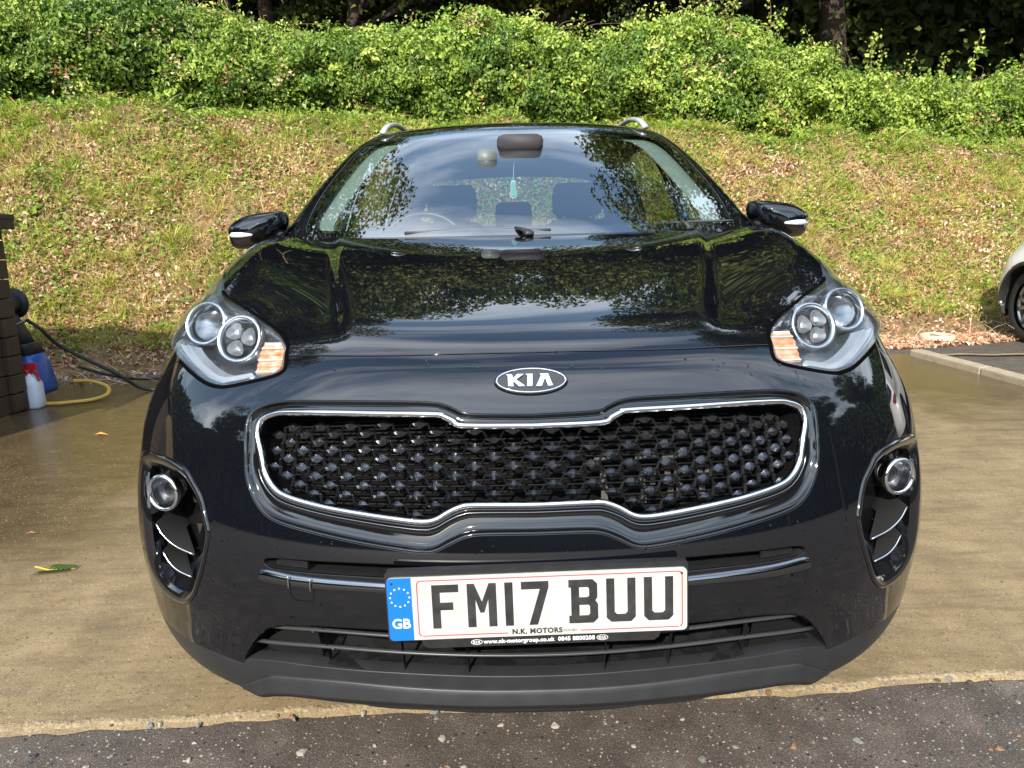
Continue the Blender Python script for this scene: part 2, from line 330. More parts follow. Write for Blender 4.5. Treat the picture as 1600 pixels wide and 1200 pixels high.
def grainy(nt, src, col, b):                        # sand grains, tiny painted sun glints, dark pits and dents in the worn slab
    A = nt.nodes.new; K = nt.links.new
    for sc, th, c, lo, hi in ((85, .20, (.12, .085, .044), .22, .44), (62, .16, (.10, .07, .037), .16, .40), (74, .10, (.36, .275, .16), .2, .4), (330, .17, (.075, .048, .024), .25, .42), (420, .13, (.62, .50, .33), .2, .34), (120, .13, (.07, .048, .026), .18, .36), (46, .075, (.06, .043, .025), .12, .28)):
        mp = A('ShaderNodeMapping'); mp.inputs['Scale'].default_value = (1, 1.7 if sc < 200 else 1, 1); mp.inputs['Rotation'].default_value = (0, 0, R(-20)); K(src, mp.inputs[0])
        v = A('ShaderNodeTexVoronoi'); v.inputs['Scale'].default_value = sc; K(mp.outputs[0], v.inputs[0])
        r = A('ShaderNodeMapRange'); r.inputs[1].default_value = lo; r.inputs[2].default_value = hi; r.inputs[3].default_value = .85; r.inputs[4].default_value = 0; K(v.outputs['Distance'], r.inputs[0])
        sp = A('ShaderNodeSeparateColor'); K(v.outputs['Color'], sp.inputs[0]); g = A('ShaderNodeMath'); g.operation = 'LESS_THAN'; g.inputs[1].default_value = th; K(sp.outputs[0], g.inputs[0])
        m = A('ShaderNodeMath'); m.operation = 'MULTIPLY'; K(r.outputs[0], m.inputs[0]); K(g.outputs[0], m.inputs[1])
        x = A('ShaderNodeMixRGB'); x.inputs[2].default_value = (*c, 1); K(m.outputs[0], x.inputs[0]); K(col, x.inputs[1]); col = x.outputs[0]
    return col
groundmat('concrete', [(.28, (.085, .058, .028)), (.42, (.17, .122, .061)), (.54, (.26, .19, .10)), (.66, (.345, .262, .15)), (.80, (.48, .39, .25))], (6, 330), .72, (480, .35, .0022), wet_concrete, grainy)
groundmat('asphalt', [(.3, (.028, .023, .019)), (.46, (.064, .050, .039)), (.56, (.105, .083, .066)), (.72, (.26, .215, .175))], (7, 240), .8, (380, .8, .004), None, aggregate)
groundmat('soil', [(.3, (.05, .032, .016)), (.5, (.15, .095, .045)), (.62, (.25, .16, .075)), (.75, (.34, .24, .12))], (3.2, 24), .95, (30, .8, .03))
groundmat('forest_soil', [(.3, (.02, .014, .009)), (.6, (.05, .035, .02))], (2, 20), .95, (20, .6, .03))
groundmat('broken_edge', [(.3, (.09, .066, .04)), (.5, (.24, .18, .10)), (.7, (.40, .31, .19))], (20, 120), .85, (90, .9, .008))
groundmat('kerb_concrete', [(.3, (.20, .165, .11)), (.55, (.36, .30, .21)), (.75, (.46, .40, .30))], (14, 120), .8, (140, .6, .004))
leafmat('grass', [(.20, .30, .026), (.36, .43, .055), (.53, .47, .12), (.64, .50, .25)], .3, .6)
leafmat('dead_leaf', [(.17, .065, .035), (.42, .20, .10), (.58, .38, .24), (.70, .56, .42)], .12, .75, spec=.2)
leafmat('weed', [(.08, .17, .024), (.18, .28, .036), (.36, .42, .07)], .28, .55)
leafmat('hedge_leaf', [(.075, .15, .024), (.19, .29, .040), (.34, .45, .065), (.50, .57, .14)], .3, .46, spec=.5)
leafmat('tree_leaf', [(.035, .065, .013), (.075, .105, .018), (.14, .145, .025), (.24, .19, .035)], .25, .55)
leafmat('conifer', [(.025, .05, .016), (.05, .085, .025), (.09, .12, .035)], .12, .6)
mat('bark', (.030, .020, .015), .95, var=((.06, .042, .03), 14, 2), bump=(22, 1, .03))
mat('twig', (.16, .09, .055), .8)
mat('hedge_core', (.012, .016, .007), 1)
def leaves(c, n, up, size, asp=.62, fold=.25):      # vectorised: each leaf is two triangles folded along its midrib
    c, n = np.asarray(c, float), nrm(n); up = np.asarray(up, float); u = nrm(up-n*(up*n).sum(1, keepdims=True)); r = np.cross(u, n); s = np.asarray(size)[:, None]
    base, tip = c-u*s*.5, c+u*s*.5-n*s*.10; l = c-r*s*asp*.5+n*s*fold*.5-u*s*.06; q = c+r*s*asp*.5+n*s*fold*.5-u*s*.06
    V = np.stack([base, q, tip, l], 1).reshape(-1, 3); b = np.arange(len(c))[:, None]*4
    return V, np.concatenate([b+[0, 1, 2], b+[0, 2, 3]], 1).reshape(-1, 3)
def blades(p, d, h, w):                             # grass: bent three-point blades
    p, d = np.asarray(p, float), nrm(d); side = nrm(np.cross(d, RNG.normal(size=p.shape))); h = np.asarray(h)[:, None]; w = np.asarray(w)[:, None]
    drop = np.array([0, 0, -1.]); m = p+d*h*.55; t = p+d*h+drop*h*.32+nrm(RNG.normal(size=p.shape)*[1, 1, .1])*h*.22
    V = np.stack([p-side*w, p+side*w, m+side*w*.7, m-side*w*.7, t], 1).reshape(-1, 3); b = np.arange(len(p))[:, None]*5
    return V, np.concatenate([b+[0, 1, 2], b+[0, 2, 3], b+[3, 2, 4]], 1).reshape(-1, 3)
def rnd_unit(n): return nrm(RNG.normal(size=(n, 3)))
def setting():
    # asphalt yard to the horizon
    tag(mesh('road', [(-150,-150,-.012),(150,-150,-.012),(150,150,-.012),(-150,150,-.012)], [(0,1,2,3)], 'asphalt', None, False), 'dark worn asphalt with embedded chippings in front of the slab', None, None, 'structure')
    xs = np.r_[np.linspace(-9, -2, 60), np.linspace(-1.98, 2, 300), np.linspace(2.02, 3.46, 20)]; e = .455+.046*xs*1.0+(fbm(xs, xs*0, .5, 2)-.47)*.05+(fbm(xs, xs*0, .09, 9)-.47)*.03
    e = .432+.053*xs+(fbm(xs, xs*0, .5, 2)-.47)*.03+(fbm(xs, xs*0, .08, 9)-.47)*.026
    bk_ = np.minimum(foot(xs)-.35, 5.05)
    sl = MB(); sl.rings([[(x, y, z) for x, y in zip(xs, e+dy)] for dy, z in ((-.018,-.010),(-.006,-.003),(.0,0))]+[[(x, y, 0) for x, y in zip(xs, bk_)]], False)
    tag(sl.build('concrete_pad', 'concrete', None, False), 'damp golden brown concrete slab under the black car', None, None, 'structure')
    ed = MB(); w_ = .002+.022*fbm(xs, xs*0+3, .25, 4)
    ed.rings([[(x, y, z) for x, y in zip(xs, yy)] for yy, z in ((e-.012,-.0095),(e-.003,.0006),(e+w_*.5,.0016),(e+w_,.0012))], False)
    tag(ed.build('slab_edge', 'broken_edge', None, True), 'pale broken mortar edge of the concrete slab', None, None, 'structure')
    # chippings lying in the asphalt: pieces of the road
    road = bpy.data.objects['road']; rr = random.Random(5); base = None; shapes = []
    for k in range(5):
        m_ = MB(); n = 7; top = [(math.cos(t)*rr.uniform(.7, 1.1), math.sin(t)*rr.uniform(.6, 1.0), 0) for t in np.arange(n)*2*math.pi/n]
        m_.rings([[(x*1.05, y*1.05, -.6) for x, y, _ in top], top, [(x*.6+.1, y*.6, rr.uniform(.25, .5)) for x, y, _ in top]], True, (False, True)); me = bpy.data.meshes.new('stone'); me.from_pydata(m_.v, [], m_.f); shapes.append(me)
    for nm, c in (('stone_pale', (.34,.30,.25)), ('stone_grey', (.17,.175,.16)), ('stone_rust', (.24,.13,.07)), ('stone_dark', (.06,.06,.065))): mat(nm, c, .7, 0, 0, .4, (tuple(v*.7 for v in c), 90, 2))
    mk = {}
    for k in range(290):
        me = shapes[k % 5]; nm = rr.choice(('stone_pale', 'stone_pale', 'stone_grey', 'stone_grey', 'stone_rust', 'stone_dark'))
        if (me, nm) not in mk: c = me.copy(); c.materials.append(MAT[nm]); mk[me, nm] = c
        o = bpy.data.objects.new('stone', mk[me, nm]); COL.objects.link(o); o.parent = road; HOME[o.name] = np.zeros(3)
        s = .0035+.0105*rr.random()**3.0; x = rr.uniform(-1.5, 1.5); y = rr.uniform(-.02, .40) if k < 225 else .432+.053*x+rr.uniform(-.022, .012)
        o.location = (x, y, (-.0115 if k < 225 else -.004)+s*.12); o.scale = (s, s*rr.uniform(.55, 1), s*rr.uniform(.5, .8)); o.rotation_euler = (rr.uniform(-.2, .2), rr.uniform(-.2, .2), rr.uniform(0, 6.3))
    n = 2600; x = RNG.uniform(-1.9, 1.9, n); y = RNG.uniform(-.35, .47, n); m_ = MB()
    for a, b in zip(x, y):
        s = .0012+.0026*rr.random()**2; q = rr.random()*6.3; ca, sa = math.cos(q)*s, math.sin(q)*s
        m_.add([(a+ca, b+sa, -.0118), (a-sa*.8, b+ca*.8, -.0118), (a-ca, b-sa, -.0118), (a+sa*.8, b-ca*.8, -.0118), (a, b, -.0118+s*.6)], [(0,1,4),(1,2,4),(2,3,4),(3,0,4)])
    o = m_.build('grit', 'stone_grey', road, False); o['kind'] = 'stuff'
    n = 2200; x = RNG.uniform(-3.2, 3.3, n); y = RNG.uniform(.5, 4.9, n)**1.0; m_ = MB()
    for a, b in zip(x, y):
        s = .0015+.0045*rr.random()**4; q = rr.random()*6.3; ca, sa = math.cos(q)*s, math.sin(q)*s
        m_.add([(a+ca, b+sa, 0), (a-sa*.8, b+ca*.8, 0), (a-ca, b-sa, 0), (a+sa*.8, b-ca*.8, 0), (a, b, s*.6)], [(0,1,4),(1,2,4),(2,3,4),(3,0,4)])
    o = m_.build('grit', 'stone_dark', bpy.data.objects['concrete_pad'], False); o['kind'] = 'stuff'
    # kerb along the slab's right side
    kb = thing('kerb', 'row of weathered concrete kerb stones along the slab beside the litter', 'kerb', (3.5, 3.6, 0))
    kp = np.array([(3.66, 1.6), (3.60, 2.45), (3.545, 3.30), (3.48, 4.15), (3.40, 4.98)])
    for a, b in zip(kp[:-1], kp[1:]):
        d = nrm(b-a); M = np.array([[d[0], -d[1], 0], [d[1], d[0], 0], [0, 0, 1]]); c = (a+b)/2
        bev(MB().box((c[0], c[1], .012), (np.linalg.norm(b-a)-.008, .11, .085), M).build('kerb_stone', 'kerb_concrete', kb, False), .012, 2)
    st = MB(); px = np.linspace(3.50, 4.9, 40); top = [(x, 4.98-.10*(x-3.5)+(fbm(np.array([x]), np.array([0.]), .2, 3)[0]-.47)*.09+.045, .004) for x in px]; bot = [(x, 4.98-.10*(x-3.5)+(fbm(np.array([x]), np.array([5.]), .2, 8)[0]-.47)*.09-.035, .004) for x in px]
    st.rings([top, bot], False); tag(st.build('worn_edging', 'broken_edge', None, False), 'pale strip of broken edging at the foot of the bank', None, None, 'structure')
    # bank and the ground above it
    X, Y = np.meshgrid(np.r_[-60, -40, -25, np.linspace(-14, 16, 240), 25, 40, 60], np.r_[np.linspace(3.4, 9.6, 110), 10.5, 12, 14, 17, 20, 24, 30, 40, 60])
    Z = Zbank(X, Y); v = np.stack([X, Y, Z], -1).reshape(-1, 3); h_, w2 = X.shape; i = np.arange(h_*w2).reshape(h_, w2)
    f = np.stack([i[:-1, :-1], i[:-1, 1:], i[1:, 1:], i[1:, :-1]], -1).reshape(-1, 4); f = f[(v[f][:, :, 2].max(1) > -.002)]
    bank = tag(mesh('bank', v, f, 'soil', None, True), 'earth bank rising behind the car with bare soil at its foot', None, None, 'structure')
    # what grows on the bank
    def spots(n, y0=-.1, y1=.7, x0=-7.6, x1=9.0):
        x = RNG.uniform(x0, x1, n); t = RNG.random(n); y = foot(x)+y0+t*(crest(x)+y1-foot(x)-y0); return x, y, (y-foot(x))/(crest(x)-foot(x))
    x, y, t = spots(165000); g = fbm(x, y, .55, 21)+.22*np.clip((t-.86)*7, 0, 2)+.03; k = (g > RNG.uniform(.16, .52, len(x))) & ((t > .09) | (RNG.random(len(x)) < .10)); x, y, t, g = x[k], y[k], t[k], g[k]
    p = np.stack([x, y, Zbank(x, y)-.005], 1); d = RNG.normal(size=p.shape)*[.55, .5, .25]+[0, -.35, .85]
    hh = RNG.uniform(.05, .18, len(p))*(1-.25*(t > .9)); V, F = blades(p, d, hh, RNG.uniform(.0018, .0045, len(p)))
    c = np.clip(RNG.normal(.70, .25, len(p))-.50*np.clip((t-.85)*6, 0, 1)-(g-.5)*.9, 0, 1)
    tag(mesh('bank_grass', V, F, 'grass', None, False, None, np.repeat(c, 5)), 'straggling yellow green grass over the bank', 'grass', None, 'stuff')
    x, y, t = spots(105000, -.55, .2); g = fbm(x, y, .45, 33); k = (g > RNG.uniform(.30, .58, len(x))) & (t < 1.02) & ((t > .03) | (x > 1.5) & (RNG.random(len(x)) < .85) | (RNG.random(len(x)) < .12)); x, y, t = x[k], y[k], t[k]
    p = np.stack([x, y, Zbank(x, y)+RNG.uniform(.0, .035, len(x))*np.clip(t*10, .15, 1)+.004], 1); nn_ = nrm(RNG.normal(size=p.shape)*[.7, .6, .5]+[0, -.35, .7])
    V, F = leaves(p, nn_, rnd_unit(len(p)), RNG.uniform(.022, .062, len(p)), .6, RNG.choice([-.5, .3, .6], len(p))[:, None])
    tag(mesh('dead_leaves', V, F, 'dead_leaf', None, False, None, np.repeat(np.clip(RNG.normal(.5, .28, len(p)), 0, 1), 4)), 'dry brown fallen leaves scattered down the bank', 'leaves', None, 'stuff')
    x, y, t = spots(46000, .12, .35); g = fbm(x, y, .38, 44); k = (g > RNG.uniform(.38, .60, len(x))) & (t > .07); x, y, t = x[k], y[k], t[k]
    p = np.stack([x, y, Zbank(x, y)+RNG.uniform(.01, .10, len(x))], 1); nn_ = nrm(RNG.normal(size=p.shape)*.55+[0, -.45, .7])
    V, F = leaves(p, nn_, rnd_unit(len(p)), RNG.uniform(.022, .06, len(p)), .72, .2)
    tag(mesh('bank_weeds', V, F, 'weed', None, False, None, np.repeat(np.clip(RNG.normal(.5, .28, len(p)), 0, 1), 4)), 'low green bramble and nettle leaves in patches on the bank', 'weeds', None, 'stuff')
    # denser tufts and weed clumps standing out of the cover
    k = 900; x, y, t = spots(k, .25, .5); q = np.repeat(np.arange(k), 46); a_ = RNG.random(len(q))*6.3; rr_ = RNG.random(len(q))**.6*.05; px_, py_ = x[q]+np.cos(a_)*rr_, y[q]+np.sin(a_)*rr_
    p = np.stack([px_, py_, Zbank(px_, py_)-.01], 1); d = np.stack([np.cos(a_)*.6, np.sin(a_)*.6-.2, .75+0*a_], 1)+RNG.normal(size=p.shape)*.18; V, F = blades(p, d, RNG.uniform(.5, 1, len(q))*RNG.uniform(.14, .34, k)[q], RNG.uniform(.002, .005, len(q)))
    tag(mesh('grass_tufts', V, F, 'grass', None, False, None, np.repeat(np.clip(RNG.uniform(.05, .8, k)[q]+RNG.normal(0, .13, len(q)), 0, 1), 5)), 'taller tufts of arching grass standing out on the bank', 'grass', None, 'stuff')
    k = 230; x, y, t = spots(k, .2, .35); q = np.repeat(np.arange(k), 26); o_ = RNG.normal(size=(len(q), 3))*[.09, .09, .05]; px_, py_ = x[q]+o_[:, 0], y[q]+o_[:, 1]; p = np.stack([px_, py_, Zbank(px_, py_)+.05+np.abs(o_[:, 2])], 1)
    V, F = leaves(p, nrm(RNG.normal(size=p.shape)*.55+[0, -.5, .7]), rnd_unit(len(q)), RNG.uniform(.7, 1.2, len(q))*RNG.uniform(.03, .065, k)[q], .72, .22)
    tag(mesh('weed_clumps', V, F, 'weed', None, False, None, np.repeat(np.clip(RNG.uniform(.1, 1, k)[q]+RNG.normal(0, .12, len(q)), 0, 1), 4)), 'broad leaved weed clumps dotted over the bank', 'weeds', None, 'stuff')
    k = 300; x, y, t = spots(k, .15, -.35); q = np.repeat(np.arange(k), 34); o_ = RNG.normal(size=(len(q), 3))*[.11, .08, .06]; px_, py_ = x[q]+o_[:, 0], y[q]+o_[:, 1]; p = np.stack([px_, py_, Zbank(px_, py_)+.04+np.abs(o_[:, 2])*1.3], 1)
    V, F = leaves(p, nrm(RNG.normal(size=p.shape)*.7+[0, -.45, .6]), rnd_unit(len(q))+[0, 0, -.8], RNG.uniform(.6, 1.2, len(q))*RNG.uniform(.03, .058, k)[q], .5, .5)
    tag(mesh('dead_bramble', V, F, 'dead_leaf', None, False, None, np.repeat(np.clip(RNG.uniform(.0, 1, k)[q]+RNG.normal(0, .15, len(q)), 0, 1), 4)), 'withered brown bramble clumps hanging on the bank', 'brambles', None, 'stuff')
    n = 3200; x = RNG.uniform(-7.5, 9, n); y = foot(x)+RNG.uniform(-.6, 2.3, n); p = np.stack([x, y, Zbank(x, y)+.02], 1); d = nrm(RNG.normal(size=p.shape)*[1, .6, .35]+[0, 0, .15]); ln = RNG.uniform(.08, .30, n)
    s_ = nrm(np.cross(d, [0, -.6, .8]))*.0022; q = p+d*ln[:, None]*.5+[0, 0, .02]; e_ = p+d*ln[:, None]; V = np.stack([p-s_, p+s_, q+s_, q-s_, e_], 1).reshape(-1, 3); b = np.arange(n)[:, None]*5
    tag(mesh('dry_stalks', V, np.concatenate([b+[0, 1, 2], b+[0, 2, 3], b+[3, 2, 4]], 1).reshape(-1, 3), 'dead_leaf', None, False, None, np.repeat(RNG.random(n), 5)), 'dry bent stalks tangled over the bank', 'stalks', None, 'stuff')
    n = 900; x = RNG.uniform(-5.5, 5.5, n); y = foot(x)+RNG.normal(-.05, .28, n); mb = MB()
    for a, b in zip(x, y):
        s = rr.uniform(.006, .022); z = float(Zbank(a, b)); top = [(a+s*math.cos(q)*rr.uniform(.7, 1.1), b+s*math.sin(q)*rr.uniform(.6, 1), z) for q in np.arange(6)*1.047]
        mb.rings([top, [(a+(u-a)*.5, b+(v_-b)*.5, z+s*.6) for u, v_, _ in top]], True, (False, True))
    tag(mb.build('foot_stones', 'stone_pale', None, False), 'small pale stones in the soil at the foot of the bank', 'stones', None, 'stuff')
    # hedge
    HX = Spline([(-14,4.0),(-7,3.95),(-5.2,3.98),(-4.2,4.0),(-3,3.68),(-2.1,3.6),(-1.2,3.66),(-.4,3.86),(.4,3.66),(.9,3.52),(1.5,3.66),(2.2,3.84),(3.2,3.80),(3.9,3.50),(4.4,3.26),(5.4,3.08),(6.2,3.06),(7.2,3.2),(9,3.3),(16,3.4)])
    hedge = thing('hedge', 'long bushy green hedge of bramble and climbing leaves along the top of the bank', 'hedge', (0, 9.3, 2.3))
    hbase = lambda x: Zbank(x, crest(x)+.7)
    hfront = lambda x: crest(x)+.72
    def hy(x, z):                                     # front face of the mass
        zb, zt = hbase(x), HX(x); u = np.clip((z-zb)/(zt-zb), 0, 1)
        return hfront(x)-.32*np.sin(u*2.4)+.9*u**3+(.5-fbm(x, z, .8, 61))*.75+(.5-fbm(x, z, .27, 63))*.62
    n = 105000; x = RNG.uniform(-8.5, 10.5, n); zb, zt = hbase(x), HX(x)+(fbm(x, x*0, .45, 71)-.47)*.34; u = RNG.random(n)**.9; z = zb-.05+u*(zt-zb); dp = np.abs(RNG.normal(0, .11, n)); p = np.stack([x, hy(x, z)+dp, z], 1)
    g1 = np.stack([(hy(x+.05, z)-hy(x-.05, z))/.1, -np.ones(n), (hy(x, z+.05)-hy(x, z-.05))/.1], 1); nn_ = nrm(nrm(g1)*1.0+rnd_unit(n)*1.05+[0, 0, .3])
    n2 = 36000; x2 = RNG.uniform(-8.5, 10.5, n2); y2 = RNG.uniform(0, 2.6, n2); z2 = HX(x2)+(fbm(x2, x2*0, .45, 71)-.47)*.34+(fbm(x2, y2, .6, 77)-.5)*.35-.12*(y2-.8)**2*.4-dp[:n2]; y2 = hy(x2, HX(x2))+y2
    k3 = 520; xc = RNG.uniform(-8.4, 10.4, k3); uc = RNG.random(k3)**.75; zc_ = hbase(xc)+uc*(HX(xc)-hbase(xc)); yc_ = hy(xc, zc_); q3 = np.repeat(np.arange(k3), 70); rad = RNG.uniform(.10, .30, k3)[q3]; d3 = nrm(RNG.normal(size=(len(q3), 3))+[0, -.5, .25]); p3 = np.stack([xc, yc_, zc_], 1)[q3]+d3*(rad*RNG.random(len(q3))**.4)[:, None]*[1.1, .8, .8]
    p = np.vstack([p, np.stack([x2, y2, z2], 1), p3]); nn_ = np.vstack([nn_, nrm(rnd_unit(n2)*.8+[0, -.25, .9]), nrm(d3+rnd_unit(len(q3))*.8+[0, 0, .25])]); N_ = len(p)
    up = rnd_unit(N_)*.9+[0, -.2, -.75]; lsz = RNG.uniform(.03, .085, N_); lsz *= .88; lsz[-len(q3):] *= RNG.uniform(.6, 1.25, k3)[q3]; V, F = leaves(p, nn_, up, lsz, .68, .3)
    tone = np.clip(.34+.75*(fbm(p[:, 0], p[:, 2]*1.4, .9, 81)-.47)+RNG.normal(0, .13, N_)+.10*(p[:, 0] > 0), 0, 1); tone[-len(q3):] = np.clip(tone[-len(q3):]+RNG.normal(.06, .26, k3)[q3], 0, 1)
    o = mesh('foliage', V, F, 'hedge_leaf', hedge, False, None, np.repeat(tone, 4)); o['kind'] = 'stuff'
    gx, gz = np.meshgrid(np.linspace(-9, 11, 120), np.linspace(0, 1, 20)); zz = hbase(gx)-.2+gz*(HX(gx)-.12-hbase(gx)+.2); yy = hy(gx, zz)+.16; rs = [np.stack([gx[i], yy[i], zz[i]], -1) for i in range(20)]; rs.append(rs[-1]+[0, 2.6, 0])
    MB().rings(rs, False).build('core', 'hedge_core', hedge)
    k4 = 46; xc = RNG.uniform(-8, 10, k4); zc_ = hbase(xc)+RNG.random(k4)*(HX(xc)-hbase(xc)); q4 = np.repeat(np.arange(k4), 24); p4 = np.stack([xc, hy(xc, zc_)-.06, zc_], 1)[q4]+RNG.normal(size=(len(q4), 3))*[.09, .05, .10]
    V, F = leaves(p4, nrm(rnd_unit(len(q4))+[0, -.7, .2]), rnd_unit(len(q4)), RNG.uniform(.03, .06, len(q4)), .6, .4); mesh('withered_leaves', V, F, 'dead_leaf', hedge, False, None, np.repeat(np.clip(RNG.uniform(.2, .9, k4)[q4]+RNG.normal(0, .1, len(q4)), 0, 1), 4))['kind'] = 'stuff'
    tw = MB()
    for _ in range(60):
        a = rr.uniform(-8, 10); u = rr.uniform(.15, 1); zz = float(hbase(a)+u*(HX(a)-hbase(a))); yy = float(hy(np.array(a), np.array(zz)))-.05; l = rr.uniform(.2, .5); c = cr([(a, yy, zz), (a+rr.uniform(-.2, .2), yy-.05, zz+l*.5), (a+rr.uniform(-.35, .35), yy-.02, zz+l*rr.uniform(.4, 1))], 4); tw.tube(c, np.linspace(.005, .002, len(c)), 4)
    tw.build('bare_stems', 'twig', hedge)['kind'] = 'stuff'
    # shoots standing out above the hedge
    for sx, sy, hgt, lean, lf in ((4.75, 9.25, .60, .12, .075), (6.2, 9.35, .72, .10, .085), (6.9, 9.4, .55, .22, .05), (2.05, 9.05, .26, -.05, .05), (2.75, 9.15, .30, .2, .05), (3.4, 9.2, .34, .25, .045), (-2.6, 9.0, .22, .1, .05), (.15, 9.1, .2, .12, .05))+tuple((rr.uniform(-6, 7), 9.0+rr.uniform(-.2, .3), rr.uniform(.28, .5), rr.uniform(-.25, .25), rr.uniform(.035, .06)) for _ in range(26)):
        z0 = float(HX(sx))-.22; pa = cr([(sx, sy, z0), (sx+lean*.3, sy-.03, z0+hgt*.5), (sx+lean, sy-.05, z0+hgt)], 6); s_ = MB().tube(pa, np.linspace(.006, .002, len(pa)), 5).build('shoot', 'twig', hedge)
        k = 34; q = pa[RNG.integers(2, len(pa), k)]+RNG.normal(size=(k, 3))*.035; V, F = leaves(q, nrm(rnd_unit(k)+[0, -.8, .4]), rnd_unit(k)+[0, 0, .3], RNG.uniform(.6, 1.1, k)*lf, .75, .2); mesh('shoot_leaves', V, F, 'hedge_leaf', s_, False, None, np.repeat(RNG.uniform(.3, 1, k), 4))['kind'] = 'stuff'
def tree_mesh(h, cz, rx, rz, nclump, per, lsize, trunk_r, seed, low=.0, dy=0.):
    rg = np.random.default_rng(seed); V, F = MB(), None
    tr = MB(); wob = rg.normal(size=(2, 5))*.12; pts = cr([(wob[0, i]*i*.5, wob[1, i]*i*.5, h*.92*i/4-.3) for i in range(5)], 5); tr.tube(pts, trunk_r*(1-.8*np.linspace(0, 1, len(pts)))*(1+.4*np.exp(-np.linspace(0, 12, len(pts)))), 10)
    c = nrm(rg.normal(size=(nclump, 3)))*rg.random((nclump, 1))**.42*[rx, rx, rz]; c = c*(1+.25*(rg.random((nclump, 1))-.5)); c[:, 2] += cz; c[:, 1] += dy; c = c[c[:, 2] > low]
    for q in c[:: max(1, len(c)//14)]:
        i = min(len(pts)-2, int(len(pts)*np.clip((q[2]-.6)/h, .5, .88))); a = pts[i]; tr.tube(cr([a, (a+q)/2+[0, 0, -.15], q], 4), np.linspace(trunk_r*.30, .02, 9), 5)
    L_ = []
    for q in c:
        r_ = rg.uniform(.55, 1.05)*rx*.32; m = per; d = nrm(rg.normal(size=(m, 3))+[0, 0, .15]); L_.append(q+d*r_*rg.random((m, 1))**.35*[1.15, 1.15, .75])
    P = np.vstack(L_); n = nrm(nrm(P-[0, dy, cz])*.5+rg.normal(size=P.shape)*.6+[0, 0, .45]); Vl, Fl = leaves(P, n, rg.normal(size=P.shape)+[0, 0, -.7], rg.uniform(.6, 1.25, len(P))*lsize, .62, .2)
    ton = np.clip(.40+.5*(np.repeat(rg.random(len(c)), per)-.5)+rg.normal(0, .16, len(P)), 0, 1)
    return tr, (Vl, Fl, np.repeat(ton, 4))
def tree(proto, label, x, y, z, rz, sc, mname, group=None):
    t = thing('tree', label, 'tree', (x, y, z), group); t.rotation_euler = (0, 0, rz); t.scale = (sc, sc, sc)
    for nm, me in proto.items(): o = bpy.data.objects.new(nm, me); COL.objects.link(o); o.parent = t; HOME[o.name] = np.zeros(3); o['kind'] = 'stuff' if nm == 'crown' else 'part'
    return t
def protos(kind, args, lm):
    tr, (V, F, a) = tree_mesh(*args); o = tr.build('trunk', 'bark'); c = mesh('crown', V, F, lm, None, False, None, a); r = {'trunk': o.data, 'crown': c.data}
    bpy.data.objects.remove(o); bpy.data.objects.remove(c); return r
